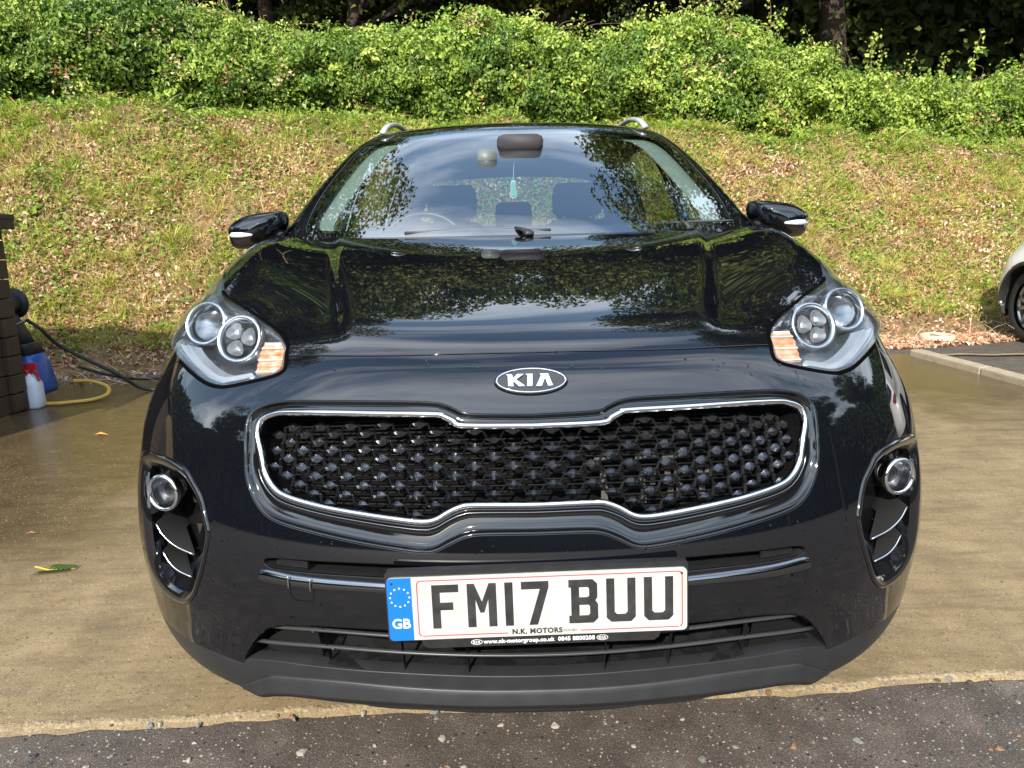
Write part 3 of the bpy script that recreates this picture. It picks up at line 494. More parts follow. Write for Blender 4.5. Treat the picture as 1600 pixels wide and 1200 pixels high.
def woodland():
    A = protos('a', (6.6, 4.35, 2.5, 1.55, 74, 400, .135, .24, 3, 2.75, -.2), 'tree_leaf'); B = protos('b', (6.2, 4.3, 2.3, 1.5, 66, 400, .13, .2, 8, 2.75, -.2), 'tree_leaf'); C = protos('c', (9.0, 5.4, 1.15, 3.2, 50, 260, .13, .20, 14, 3.0), 'conifer')
    D = protos('d', (8.6, 6.0, 2.4, 2.6, 84, 380, .135, .22, 21, 2.3), 'tree_leaf')
    zb = 1.95; g = 'trees of the wood behind the hedge'
    T = [(A,-13,12.7,.2,1.05,'broad leafy tree at the far left end of the wood behind the hedge'),(B,-9.6,12.3,-.2,1.05,'leafy tree behind the hedge near the left edge of the photo'),(D,-6.4,13.0,.1,1.32,'leafy tree behind the left part of the hedge'),(C,-4.2,13.2,0,1.0,'tall narrow dark tree behind the hedge left of the car roof'),(B,-2.4,12.3,.3,1.0,'leafy tree behind the hedge just left of the car roof'),(A,.9,12.7,-.2,.95,'broad leafy tree behind the hedge above the car roof'),
         (B,3.4,12.5,.1,1.0,'leafy tree behind the hedge just right of the car roof'),(D,5.75,13.1,.25,1.34,'thick trunked tree behind the dip in the hedge on the right'),(B,9.9,12.6,-.3,1.05,'leafy tree behind the low right part of the hedge'),(C,4.9,13.9,1,.92,'tall narrow dark tree behind the thick trunked tree'),(C,-2.9,14.0,2,.9,'narrow dark tree standing deep behind the left of the car roof'),(A,12.4,12.8,-.2,1.05,'broad leafy tree at the far right end of the wood behind the hedge')]
    for p, x, y, rz, s, lb in T: tree(p, lb, x, y, zb, rz, s, None, g)
    for p, x, y, z, rz, s, lb in ((D,-9.4,6.6,1.2,1.3,1.45,'tall tree left of the bank reflected in the windscreen'),(D,8.6,8.6,1.6,.4,1.5,'tall tree right of the bank reflected in the windscreen'),(D,-13,-3.0,-.1,2,1.0,'tree across the yard to the left of the photographer'),(D,-15,-9,-.1,3,1.2,'tree across the yard far left behind the photographer'),(D,13.5,-3.5,-.1,4,1.0,'tree across the yard to the right of the photographer'),(D,15,-10,-.1,1,1.2,'tree across the yard far right behind the photographer'),(D,15.5,2.5,-.1,2.4,1.1,'tree across the yard beyond the white car')):
        tree(p, lb, x, y, z, rz, s, None)
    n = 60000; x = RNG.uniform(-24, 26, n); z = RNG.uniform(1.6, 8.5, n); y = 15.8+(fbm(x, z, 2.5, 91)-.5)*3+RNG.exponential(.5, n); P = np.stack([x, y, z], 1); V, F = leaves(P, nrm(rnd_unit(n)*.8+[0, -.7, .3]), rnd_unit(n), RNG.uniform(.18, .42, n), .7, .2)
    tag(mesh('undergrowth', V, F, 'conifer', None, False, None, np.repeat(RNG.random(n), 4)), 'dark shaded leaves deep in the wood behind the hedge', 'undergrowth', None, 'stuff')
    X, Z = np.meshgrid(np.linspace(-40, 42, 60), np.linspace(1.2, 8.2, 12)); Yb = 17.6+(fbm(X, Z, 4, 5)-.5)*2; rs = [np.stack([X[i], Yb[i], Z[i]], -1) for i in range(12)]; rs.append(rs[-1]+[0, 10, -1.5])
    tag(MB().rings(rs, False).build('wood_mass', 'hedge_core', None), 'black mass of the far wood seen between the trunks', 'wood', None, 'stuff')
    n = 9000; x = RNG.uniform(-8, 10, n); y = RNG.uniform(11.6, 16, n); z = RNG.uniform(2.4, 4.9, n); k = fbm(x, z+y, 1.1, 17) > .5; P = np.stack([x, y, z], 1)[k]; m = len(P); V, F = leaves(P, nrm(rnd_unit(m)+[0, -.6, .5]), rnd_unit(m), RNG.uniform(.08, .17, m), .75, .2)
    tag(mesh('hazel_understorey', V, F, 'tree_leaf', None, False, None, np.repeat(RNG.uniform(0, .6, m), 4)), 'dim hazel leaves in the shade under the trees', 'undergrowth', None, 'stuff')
    # trees round the rest of the yard, one far mass seen in the bodywork
    line = cr([(-9,-19,0),(-19,-16,0),(-25,-6,0),(-22,4,0),(-17,10,0)], 40); line2 = cr([(15,-18,0),(24,-13,0),(27,-2,0),(23,7,0),(17,11,0)], 40); ln = np.vstack([line, line2]); n = 42000
    k = RNG.integers(0, len(ln), n); u = RNG.random(n)**.8; hh = 5.2+fbm(ln[k, 0], ln[k, 1], 3.0, 55)*4.2; c = np.array([1., -2, 0]); out = nrm(ln[k]-c); P = ln[k]+RNG.normal(0, .35, (n, 3))*[1, 1, .2]+out*(1.6*u**2+RNG.random(n)*.5)[:, None]; P[:, 2] = u*hh
    V, F = leaves(P, nrm(-out*.7+rnd_unit(n)*.8+[0, 0, .4]), rnd_unit(n), RNG.uniform(.25, .55, n), .7, .2); tl = mesh('far_trees', V, F, 'conifer', None, False, None, np.repeat(RNG.random(n), 4)); tag(tl, 'far line of dark trees round the open side of the yard', 'trees', None, 'stuff')
    for l in (line, line2):
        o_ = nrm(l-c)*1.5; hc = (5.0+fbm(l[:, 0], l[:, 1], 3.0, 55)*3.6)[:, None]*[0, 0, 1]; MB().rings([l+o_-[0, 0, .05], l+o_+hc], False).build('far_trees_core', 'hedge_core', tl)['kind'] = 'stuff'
    bt = thing('dead_branch', 'bare reddish twigs hanging in front of the dark wood above the left of the hedge', 'branch', (-3.9, 9.0, 4.6))
    for q in ([(-3.5,9.0,4.7),(-3.62,8.98,4.35),(-3.85,8.96,4.08),(-4.1,8.95,3.96)], [(-3.62,8.98,4.35),(-3.58,8.97,4.1),(-3.5,8.96,3.85)], [(-3.0,9.05,4.7),(-2.98,9.0,4.3),(-2.82,8.97,3.98)], [(-2.98,9.0,4.3),(-3.05,8.98,4.05)]):
        c = cr(q, 5); MB().tube(c, np.linspace(.016, .005, len(c)), 6).build('twig', 'twig', bt)
# ================================================================ charts and body panels
class Radial:                                       # stereographic chart round an axis, seen from a point inside
    def __init__(s, cen, axis, F, hi=6.):
        s.c = np.array(cen, float); s.w = nrm(axis); s.u = np.array([1., 0, 0]); s.v = np.cross(s.w, s.u)
        if s.v[2] < 0 and abs(s.w[2]) < .9: s.v = -s.v
        s.F, s.hi = F, hi
    def to(s, P):
        d = nrm(np.asarray(P, float)-s.c); k = 1/(1+d@s.w); return np.stack([d@s.u*k, d@s.v*k], -1)
    def frm(s, q):
        r2 = (q**2).sum(-1); k = 2/(1+r2)
        d = (q[..., :1]*k[..., None])*s.u+(q[..., 1:]*k[..., None])*s.v+((1-r2)/(1+r2))[..., None]*s.w
        return shoot(s.c, d, .03, s.hi, s.F)
class Flat:                                         # parallel chart: rays along an axis from a plane
    def __init__(s, ax, sign, start, F, hi=2.5):
        s.k = [i for i in range(3) if i != ax]; s.ax, s.sg, s.st, s.F, s.hi = ax, sign, start, F, hi
    def to(s, P): return np.asarray(P, float)[..., s.k]
    def frm(s, q):
        O = np.zeros(q.shape[:-1]+(3,)); O[..., s.k] = q; O[..., s.ax] = s.st
        D = np.zeros(3); D[s.ax] = s.sg; return shoot(O, np.broadcast_to(D, O.shape), .0, s.hi, s.F)
FRONT = Radial(CEN, (0, -.82, .57), bodyF); HOUSE = Radial((0, 2.4, 1.12), (0, -.25, 1), houseF)
def inside(q, loops):
    r = np.zeros(len(q), bool)
    for l in loops:
        x0, y0 = l[:, 0], l[:, 1]; x1, y1 = np.roll(x0, -1), np.roll(y0, -1)
        for i in range(0, len(q), 4000):
            Q = q[i:i+4000]; c = (y0 > Q[:, 1:]) != (y1 > Q[:, 1:])
            xx = x0+(Q[:, 1:]-y0)*(x1-x0)/np.where(y1 == y0, 1e-12, y1-y0)
            r[i:i+4000] ^= (c & (Q[:, :1] < xx)).sum(1) % 2 == 1
    return r
def resample(P, step, closed=True):
    P = np.asarray(P, float); Q = np.vstack([P, P[:1]]) if closed else P
    d = np.r_[0, np.cumsum(np.linalg.norm(np.diff(Q, axis=0), axis=1))]; n = max(4, int(round(d[-1]/step)))
    t = np.linspace(0, d[-1], n+1); t = t[:-1] if closed else t
    return np.stack([np.interp(t, d, Q[:, i]) for i in range(3)], 1)
def segs(*ss):                                      # smooth runs joined with corners into one closed loop
    out = []
    for s in ss:
        c = cr(s, 6); out.append(c if not out or np.linalg.norm(out[-1][-1]-c[0]) > 1e-6 else c[1:])
    P = np.vstack(out); return P[:-1] if np.linalg.norm(P[0]-P[-1]) < 1e-6 else P
def mir(P): P = np.asarray(P, float); return (P*[-1, 1, 1])[::-1]
def panel(name, loops, m, parent, chart=None, h=.0075, step=.008, off=0, gap=.0025, flange=.012, round_=.0012, clip=None):
    """a sheet of the body surface inside loops[0] minus loops[1:], exact edges, exact normals, edges rolled inwards"""
    ch = chart or FRONT; L2 = []
    for k, l in enumerate(loops):
        l = resample(l, step); q = ch.to(l); A = np.sum(q[:, 0]*np.roll(q[:, 1], -1)-np.roll(q[:, 0], -1)*q[:, 1])
        if (A < 0) != (k > 0): q = q[::-1]              # outer counter-clockwise, holes clockwise: interior on the left
        t = nrm(np.roll(q, -1, 0)-np.roll(q, 1, 0)); nn = np.stack([-t[:, 1], t[:, 0]], 1)
        e = 1e-3; sc = np.linalg.norm(ch.frm(q+nn*e)-ch.frm(q), axis=1)/e
        L2.append(q+nn*np.minimum(gap/np.maximum(sc, .2), .006)[:, None])
    bq = np.vstack(L2); lo, hi = L2[0].min(0), L2[0].max(0)
    gx, gy = np.meshgrid(np.arange(lo[0], hi[0], h), np.arange(lo[1], hi[1], h*.87)); gx = gx+(np.arange(gx.shape[0]) % 2)[:, None]*h*.5
    g = np.stack([gx.ravel(), gy.ravel()], 1); g = g[inside(g, L2)]
    keep = np.ones(len(g), bool)
    for i in range(0, len(g), 3000):
        d2 = ((g[i:i+3000, None]-bq[None])**2).sum(-1).min(1); keep[i:i+3000] = d2 > (h*.55)**2
    g = g[keep]; V = np.vstack([bq, g]); E = []; b = 0
    for l in L2: n = len(l); E += [(b+i, b+(i+1) % n) for i in range(n)]; b += n
    r = delaunay_2d_cdt([Vector(v) for v in V], E, [], 0, 1e-7)
    V2 = np.array([tuple(v) for v in r[0]]); T = np.array(r[2]); T = T[inside(V2[T].mean(1), L2)]
    used = np.unique(T); mp = -np.ones(len(V2), int); mp[used] = np.arange(len(used)); V2 = V2[used]; T = mp[T]
    P = ch.frm(V2); Nn = gradF(P, ch.F); P = P+Nn*off
    c = np.cross(P[T[:, 1]]-P[T[:, 0]], P[T[:, 2]]-P[T[:, 0]]); s = (c*Nn[T[:, 0]]).sum(1).mean()
    if s < 0: T = T[:, ::-1]
    VV, NN, FF = [P], [Nn], [tuple(t) for t in T]; base = len(P)
    for l in L2:
        p = ch.frm(l); n_ = gradF(p, ch.F); p = p+n_*off; t = nrm(np.roll(p, -1, 0)-np.roll(p, 1, 0)); B = np.cross(t, n_)
        t2 = nrm(np.roll(l, -1, 0)-np.roll(l, 1, 0)); ii = ch.frm(l+np.stack([-t2[:, 1], t2[:, 0]], 1)*.004)-ch.frm(l)
        B = np.where(((B*ii).sum(1) > 0)[:, None], -B, B); n = len(l)
        d1 = p+B*round_*.6-n_*round_*.35; d2 = p+B*round_-n_*round_; d3 = p+B*round_-n_*flange
        VV += [p, d1, d2, d3]; NN += [n_, nrm(n_+.55*B), nrm(B+.15*n_), B]
        fl = (np.cross(t, d3-d2)*B).sum(1).mean() > 0
        for k in range(3):
            for i in range(n):
                a, bb = base+k*n+i, base+k*n+(i+1) % n; q = (a, bb, bb+n, a+n); FF.append(q if fl else q[::-1])
        base += 4*n
    return mesh(name, np.vstack(VV), FF, m, parent, True, np.vstack(NN))
def on(P, chart=None, off=0.):                      # drop points onto the body surface
    ch = chart or FRONT; p = ch.frm(ch.to(np.asarray(P, float))); return p+gradF(p, ch.F)*off if off else p
def bandloft(name, A, B, prof, m, parent, chart=None, closed=True):
    """strip between two matching surface lines; prof = (share of the way, height above the surface)"""
    ch = chart or FRONT; rs = []
    for t, o in prof: rs.append(on(A+(B-A)*t, ch, o))
    return MB().rings(rs, closed).build(name, m, parent)
def both(P):                                        # half outline plus its mirror image, centre points kept once
    P = np.asarray(P, float); M = mir(P)
    if abs(P[-1, 0]) < 1e-6: M = M[1:]
    if abs(P[0, 0]) < 1e-6: M = M[:-1]
    return np.vstack([P, M])
def bothc(P): P = np.asarray(P, float); return np.vstack([mir(P)[:-1], P])
def lampF(P):                                       # the headlamp lens bulges out of the body surface
    x, y = np.abs(P[..., 0]), P[..., 1]; d2 = (x-.75)**2+(y-.53)**2+(P[..., 2]-.945)**2
    return bodyF(P)-.028*np.maximum(1-d2/.25**2, 0)**2*sstep(((x-.649)*.862-(y-.537)*.507)/.07)
LAMP = Radial(CEN, (0, -.82, .57), lampF)
# ================================================================ outlines measured on the real car (half width, metres)
lamp = [(.478,.270,.920),(.468,.211,.892),(.479,.199,.877),(.526,.209,.863),(.585,.229,.849),(.616,.246,.845),(.654,.276,.849),(.700,.328,.861),(.745,.395,.877),(.79,.47,.895),(.828,.57,.912),(.848,.70,.945),(.842,.80,.998)]
lamp_in = [(.811,.857,1.04),(.780,.757,1.024),(.747,.669,1.005),(.709,.604,.99),(.649,.537,.971),(.588,.470,.952),(.533,.393,.937),(.499,.327,.929),(.478,.270,.920)]
su = [(0,.071,.818),(.11,.076,.821),(.137,.083,.829),(.157,.089,.836),(.188,.094,.840),(.276,.108,.840),(.424,.143,.836),(.467,.156,.832),(.499,.164,.824),(.523,.166,.813),(.534,.160,.794),
      (.535,.141,.744),(.533,.129,.703),(.518,.111,.664),(.493,.092,.637),(.458,.076,.624),(.383,.051,.612),(.311,.033,.602),(.242,.020,.594),(.194,.014,.590),(.171,.012,.594),(.147,.013,.606),(.120,.014,.617),(.09,.013,.621),(0,.012,.621)]
chm = [(0,.063,.801),(.12,.067,.803),(.14,.073,.811),(.157,.078,.818),(.171,.081,.821),(.275,.096,.821),(.442,.137,.817),(.481,.148,.811),(.504,.150,.800),(.511,.146,.783),(.509,.138,.764),
       (.504,.129,.747),(.499,.121,.726),(.494,.114,.707),(.478,.101,.685),(.450,.088,.671),(.383,.065,.659),(.311,.047,.651),(.241,.033,.644),(.197,.028,.641),(.173,.026,.645),(.149,.028,.658),(.129,.029,.666),(.106,.029,.669),(0,.026,.668)]
fog_out = [(.750,.264,.699),(.684,.209,.693),(.658,.185,.673),(.634,.160,.645),(.617,.137,.599),(.617,.132,.572),(.631,.136,.524),(.655,.149,.471),(.674,.164,.438),(.700,.187,.412),(.730,.211,.403),(.775,.249,.406),(.812,.282,.434),(.829,.300,.486),(.838,.310,.555),(.846,.33,.612),(.850,.355,.660),(.835,.353,.684)]
fog_in = [(.755,.262,.674),(.700,.212,.668),(.674,.192,.655),(.649,.166,.628),(.634,.146,.588),(.636,.142,.565),(.650,.146,.524),(.674,.162,.472),(.692,.176,.444),(.712,.192,.428),(.735,.21,.424),(.768,.238,.429),(.797,.264,.452),(.811,.276,.497),(.818,.286,.562),(.825,.31,.614),(.829,.325,.645),(.815,.318,.662)]
slot = segs([(0,.0,.564),(.272,.02,.566),(.412,.05,.562),(.47,.066,.560)], [(.47,.066,.560),(.492,.074,.556),(.496,.075,.549),(.486,.071,.541)], [(.486,.071,.541),(.413,.048,.541),(.274,.018,.543),(0,-.001,.540)])
intake = segs([(0,.003,.439),(.278,.023,.438),(.402,.05,.433),(.478,.075,.421)], [(.478,.075,.421),(.512,.091,.403),(.548,.113,.36),(.570,.128,.325),(.572,.130,.318)], [(.572,.130,.318),(.482,.092,.333),(.258,.038,.341),(0,.021,.339)])
clad_line = [(.572,.130,.318),(.582,.136,.306),(.656,.176,.307),(.753,.249,.304),(.80,.295,.304),(.88,.40,.310),(.93,.515,.325)]
arch = [(.93,.515,.345),(.93,.53,.47),(.925,.575,.60),(.905,.66,.69),(.885,.77,.748),(.88,.91,.775),(.885,1.05,.748),(.905,1.17,.69),(.925,1.25,.60),(.93,1.305,.47),(.93,1.31,.345)]
def archpts(cy, r, a0, a1, n=14, x=.92): return [(x, cy-r*math.cos(R(a)), .345+r*math.sin(R(a))) for a in np.linspace(a0, a1, n)]
ws_side = [(.728,1.40,1.136),(.742,1.47,1.166),(.742,1.66,1.260),(.697,1.935,1.402),(.625,2.16,1.514)]
ws_top = [(.625,2.16,1.514),(.585,2.20,1.538),(.50,2.19,1.552),(.282,2.116,1.549),(0,2.072,1.541)]
ws_bot = [(0,1.165,1.118),(.351,1.20,1.118),(.62,1.32,1.122),(.728,1.40,1.136)]
fr_side = [(.680,1.41,1.152),(.703,1.443,1.165),(.716,1.53,1.203),(.694,1.715,1.299),(.640,1.99,1.440),(.595,2.10,1.494)]
fr_top = [(.595,2.10,1.494),(.555,2.12,1.516),(.45,2.075,1.520),(.276,2.015,1.508),(0,1.984,1.503)]
fr_bot = [(0,1.227,1.146),(.355,1.269,1.148),(.62,1.375,1.148),(.680,1.41,1.152)]
# ================================================================ car builder
mat('tail_red', (.30, .01, .012), .15, 0, 1)
def wheel(parent, x, y, side, detail=True):
    z = .345; s = side; t = MB(); prof = [(.235,-.105),(.262,-.115),(.315,-.113),(.337,-.098),(.345,-.06),(.346,0),(.345,.06),(.337,.098),(.315,.113),(.262,.115),(.235,.105)]
    rs = [[(x+s*(b-.03), y+a*math.sin(q), z+a*math.cos(q)) for q in np.arange(40)*2*math.pi/40] for a, b in prof]
    wh = t.rings(rs).build('wheel', 'tyre', parent)
    r = MB(); rr = [(.236,-.10),(.222,-.08),(.215,.06),(.228,.075),(.240,.078),(.240,.07)]
    r.rings([[(x+s*(b-.03), y+a*math.sin(q), z+a*math.cos(q)) for q in np.arange(40)*2*math.pi/40] for a, b in rr])
    for k in range(10):
        q = k*math.pi/5+.1*(k % 2); d = np.array([0, math.sin(q), math.cos(q)]); e = np.array([0, math.cos(q), -math.sin(q)])
        c0 = np.array([x+s*.035, y, z]); ring = []
        for u, wd, xo in ((.05,.026,.0),(.12,.018,.012),(.20,.020,.008),(.225,.026,0.)):
            p = c0+d*u+np.array([s*xo, 0, 0]); ring.append([p+e*wd, p+e*wd*.6+np.array([s*.014, 0, 0]), p-e*wd*.6+np.array([s*.014, 0, 0]), p-e*wd, p-e*wd-np.array([s*.02, 0, 0]), p+e*wd-np.array([s*.02, 0, 0])])
        r.rings(ring, True)
    r.rings([[(x+s*b, y+a*math.sin(q), z+a*math.cos(q)) for q in np.arange(24)*2*math.pi/24] for a, b in ((.075,.02),(.07,.045),(.04,.055),(.0,.056))])
    r.build('rim', 'alloy', wh)
    MB().rings([[(x-s*.05, y+a*math.sin(q), z+a*math.cos(q)) for q in np.arange(24)*2*math.pi/24] for a in (.16, .04)]).build('brake_disc', 'alloy', wh)
    return wh
def sidedoor(name, body, side, loop, m, h=.05):
    return panel(name, [np.asarray(loop)*[side, 1, 1]], m, body, Flat(0, side, 0, bodyF), h=h, step=.03, gap=.003)
def shell(car, paint, lo=1., detail=True):
    """everything of the bodywork both cars share; lo = coarseness"""
    h = .0075*lo; st = .008*lo
    hood_f = [(0,.160,.914),(.272,.177,.911),(.478,.232,.907)]
    hood = np.vstack([segs(hood_f, [(.478,.232,.907),(.478,.270,.920)], lamp_in[::-1], [(.811,.857,1.04),(.797,.93,1.068),(.785,1.10,1.100),(.775,1.30,1.128)], [(.775,1.30,1.128),(.70,1.285,1.122),(.45,1.19,1.117),(0,1.135,1.110)])])
    panel('bonnet', [both(hood)], paint, car, h=h, step=st, gap=.0028)
    holes = []
    if detail:
        s_ = both(cr(su, 5)); holes.append(s_); holes += [both(slot)]
        fo = cr(fog_out, 5, True); holes += [fo, mir(fo)]
    bump = segs(hood_f, [(.478,.232,.907),(.474,.245,.907)], lamp[1:9], [(.745,.395,.877),(.79,.45,.835),(.86,.55,.765),(.90,.645,.69)], [(.90,.645,.69),(.925,.57,.60),(.932,.53,.47),(.93,.517,.335)], clad_line[::-1],
                [(.572,.130,.318),(.570,.128,.325),(.548,.113,.36),(.512,.091,.403),(.478,.075,.421)], [(.478,.075,.421),(.402,.05,.433),(.278,.023,.438),(0,.003,.439)])
    panel('front_bumper', [both(bump)]+holes, paint, car, h=h, step=st, gap=.0024, flange=.016)
    lowl = [(0,.10,.235),(.30,.13,.235),(.50,.19,.225),(.62,.26,.20),(.75,.36,.19),(.86,.455,.19),(.93,.51,.20)]
    up = segs([(0,.021,.339),(.258,.038,.341),(.482,.092,.333),(.572,.130,.318)], clad_line)
    cl = np.vstack([up, np.array(lowl)[::-1]])
    panel('lower_cladding', [both(cl)], 'cladding', car, h=h*1.3, step=st, gap=.0012, flange=.03, round_=.0022)
    for s in (1, -1):
        f = segs([(.745,.395,.877),(.79,.45,.835),(.86,.55,.765),(.90,.645,.69)], [(.90,.645,.69),(.885,.76,.744),(.88,.91,.768),(.885,1.06,.744),(.905,1.18,.686),(.925,1.26,.60),(.93,1.31,.47),(.93,1.315,.30)],
                 [(.93,1.315,.30),(.93,1.38,.30)], [(.93,1.38,.30),(.93,1.375,.6),(.90,1.37,.85),(.85,1.36,1.02),(.82,1.345,1.10),(.775,1.30,1.128)],
                 [(.775,1.30,1.128),(.785,1.10,1.10),(.797,.93,1.068),(.811,.857,1.04)], [(.811,.857,1.04),(.842,.80,.998),(.848,.70,.945),(.828,.57,.912),(.79,.47,.895),(.745,.395,.877)])
        panel('front_wing', [f*[s, 1, 1]], paint, car, h=h*1.6, step=st*1.2)
        a = np.array(archpts(.91, .424, 2, 178, 30)); b = np.array(archpts(.91, .37, -4, 184, 30)); ch = Flat(0, 1, 0, bodyF)
        A = ch.frm(ch.to(a)); B = ch.frm(ch.to(np.array(archpts(.91, .385, 2, 178, 30))))
        rs = [A+[.001, 0, 0], A+[.012, 0, 0], B+[.016, 0, 0], B+[.002, 0, 0], B-[.05, 0, 0]]
        MB().rings([q*[s, 1, 1] for q in rs], False).build('arch_trim', 'cladding', car)
        for cy in (.91, 3.58):
            lin = [[(s*x_, cy-.40*math.cos(R(q)), .345+.40*math.sin(R(q))) for q in range(-10, 191, 10)] for x_ in (.90, .55)]
            MB().rings(lin, False).build('wheel_liner', 'matt_black', car)
            wheel(car, s*.80, cy, s)
        sidedoor('front_door', car, s, segs([(.93,1.385,.32),(.93,1.38,.6),(.90,1.375,.85),(.85,1.365,1.02),(.83,1.35,1.10)], [(.83,1.35,1.10),(.8,2.42,1.115)], [(.8,2.42,1.115),(.93,2.43,.7),(.93,2.41,.32)], [(.93,2.41,.32),(.93,1.385,.32)]), paint)
        ra = archpts(3.58, .424, 5, 175, 14)
        sidedoor('rear_door', car, s, segs([(.93,2.415,.32),(.93,2.435,.7),(.8,2.425,1.115)], [(.8,2.425,1.115),(.8,3.45,1.12)], [(.8,3.45,1.12),(.93,3.42,.85),(.93,3.30,.73)], ra[1:6][::-1], [ra[1],(.93,3.14,.32)], [(.93,3.14,.32),(.93,2.415,.32)]), paint)
        sidedoor('rear_quarter', car, s, segs([(.8,3.455,1.12),(.93,3.425,.85),(.93,3.305,.735)], ra[6:], [ra[-1],(.93,4.02,.30)], [(.93,4.02,.30),(.93,4.20,.30)], [(.93,4.20,.30),(.9,4.22,.7),(.85,4.12,1.09)], [(.85,4.12,1.09),(.8,3.455,1.12)]), paint)
        for y0, z0 in ((2.26, .90), (3.22, .915)):
            p = Flat(0, s, 0, bodyF).frm(np.array([(y0-.11, z0), (y0-.08, z0+.004), (y0+.08, z0+.006), (y0+.11, z0+.002)])); MB().tube(cr(p+np.array([[s*.004, 0, 0], [s*.03, 0, 0], [s*.03, 0, 0], [s*.004, 0, 0]]), 4), .007, 6, (0, 0, 1), .011).build('door_handle', paint, car)
        tl = [(s*.83,4.08,1.07),(s*.74,4.30,1.08),(s*.50,4.40,1.05),(s*.50,4.43,.97),(s*.74,4.36,.95),(s*.85,4.12,.98)]
        MB().rings([[on_ for on_ in np.array(tl)*[1,1,1]], [on_ for on_ in np.array(tl)-[0, .06, 0]]], True, (True, True)).build('tail_lamp', 'tail_red', car, False)
        sill = [(s*.92, 1.32, .315), (s*.92, 3.14, .315)]
        MB().rings([[(s*.90, 1.31, .33),(s*.945, 1.31, .31),(s*.93, 1.31, .20),(s*.80, 1.31, .19)],[(s*.90, 3.15, .33),(s*.945, 3.15, .31),(s*.93, 3.15, .20),(s*.80, 3.15, .19)]], True, (True, True)).build('sill', 'cladding', car, False)
    MB().rings([[(x_, y_, z_) for x_ in (-.72,.72)] for y_, z_ in ((.62,.22),(.8,.22),(4.1,.24))], False).box((0, 2.2, .25), (1.5, 3.6, .02)).build('undertray', 'matt_black', car, False)
    rl = np.vstack([[(x_, 4.3, z_)] for x_, z_ in ((-.80,.30),(.80,.30),(.84,.7),(.80,1.085),(-.80,1.085),(-.84,.7))])
    panel('tailgate', [rl], paint, car, Flat(1, 1, 3.4, bodyF), h=.06, step=.04)
    # glasshouse: one painted frame with the openings cut out
    side_f = segs([(.78,1.62,1.16),(.77,1.80,1.30),(.72,2.05,1.43),(.68,2.30,1.49)], [(.68,2.30,1.49),(.66,2.50,1.515)], [(.66,2.50,1.515),(.8,2.42,1.145)], [(.8,2.42,1.145),(.78,1.62,1.16)])
    side_r = segs([(.8,2.52,1.145),(.66,2.58,1.515)], [(.66,2.58,1.515),(.66,3.0,1.52),(.68,3.40,1.475)], [(.68,3.40,1.475),(.8,3.45,1.145)], [(.8,3.45,1.145),(.8,2.52,1.145)])
    rear = both(segs([(0,4.02,1.50),(.40,3.99,1.48),(.54,3.98,1.45)], [(.54,3.98,1.45),(.66,4.12,1.20)], [(.66,4.12,1.20),(.4,4.2,1.16),(0,4.25,1.15)]))
    ws = both(segs(ws_bot, ws_side, ws_top)); O = segs([(0,1.10,1.07),(.6,1.25,1.07),(.86,1.45,1.07),(.87,2.4,1.07),(.86,3.6,1.07),(.72,4.2,1.07),(0,4.35,1.07)])
    wins = [ws, side_f, mir(side_f), side_r, mir(side_r), rear]
    panel('roof', [both(O)]+wins, paint, car, HOUSE, h=.02*lo, step=.012*lo, gap=.0005, flange=.02)
    g = panel('windscreen', [ws], 'windscreen_glass', car, HOUSE, h=.02, step=.012, gap=.002, flange=.004, off=-.001)
    fr = both(segs(fr_bot, fr_side, fr_top))
    panel('frit_band', [ws, fr], 'gloss_black', g, HOUSE, h=.02, step=.012, gap=.002, off=-.006, flange=.002)
    for q in wins[1:5]: panel('side_window', [q], 'window_glass', car, HOUSE, h=.05, step=.03, off=-.004)
    panel('rear_window', [rear], 'window_glass', car, HOUSE, h=.05, step=.03, off=-.004)
    if detail:                                        # pale roof lining and pillar trims inside
        lin_ws = both(segs([(0,1.17,1.118),(.351,1.20,1.118),(.60,1.31,1.122)], [(.60,1.31,1.122),(.635,1.45,1.17),(.628,1.58,1.23),(.595,1.78,1.34),(.535,2.02,1.46),(.49,2.11,1.51)], [(.49,2.11,1.51),(.28,2.10,1.54),(0,2.06,1.54)]))
        panel('roof_lining', [both(O), lin_ws]+wins[1:], 'trim_grey', car, HOUSE, h=.04, step=.02, off=-.028, gap=.0, flange=.006)
    return hood
def flatpoly(loops, z=0.):                          # filled 2D outline with holes -> verts, faces
    t = tessellate_polygon([[Vector((x, y, 0)) for x, y in l] for l in loops]); v = [(x, y, z) for l in loops for x, y in l]; return v, [tuple(q) for q in t]
def solid2d(loops, depth):                          # the same with thickness, front face at z = depth
    v, f = flatpoly(loops); n = len(v); V = [(x, y, depth) for x, y, _ in v]+[(x, y, 0) for x, y, _ in v]; F = []
    for q in f:
        a, b, c = (np.array(v[i][:2]) for i in q); e, g = b-a, c-a
        F.append(q if e[0]*g[1]-e[1]*g[0] > 0 else q[::-1])
    b = 0
    for l in loops:
        m = len(l)
        for i in range(m): F.append((b+i, b+(i+1) % m, n+b+(i+1) % m, n+b+i))
        b += m
    return np.array(V), F
def frame(o, n, upv=(0, 0, 1)):                     # columns: right, up, out
    n = nrm(n); r = nrm(np.cross(upv, n)); return np.array(o, float), np.stack([r, np.cross(n, r), n], 1)
def place(V, fr): return fr[0]+np.asarray(V)@fr[1].T
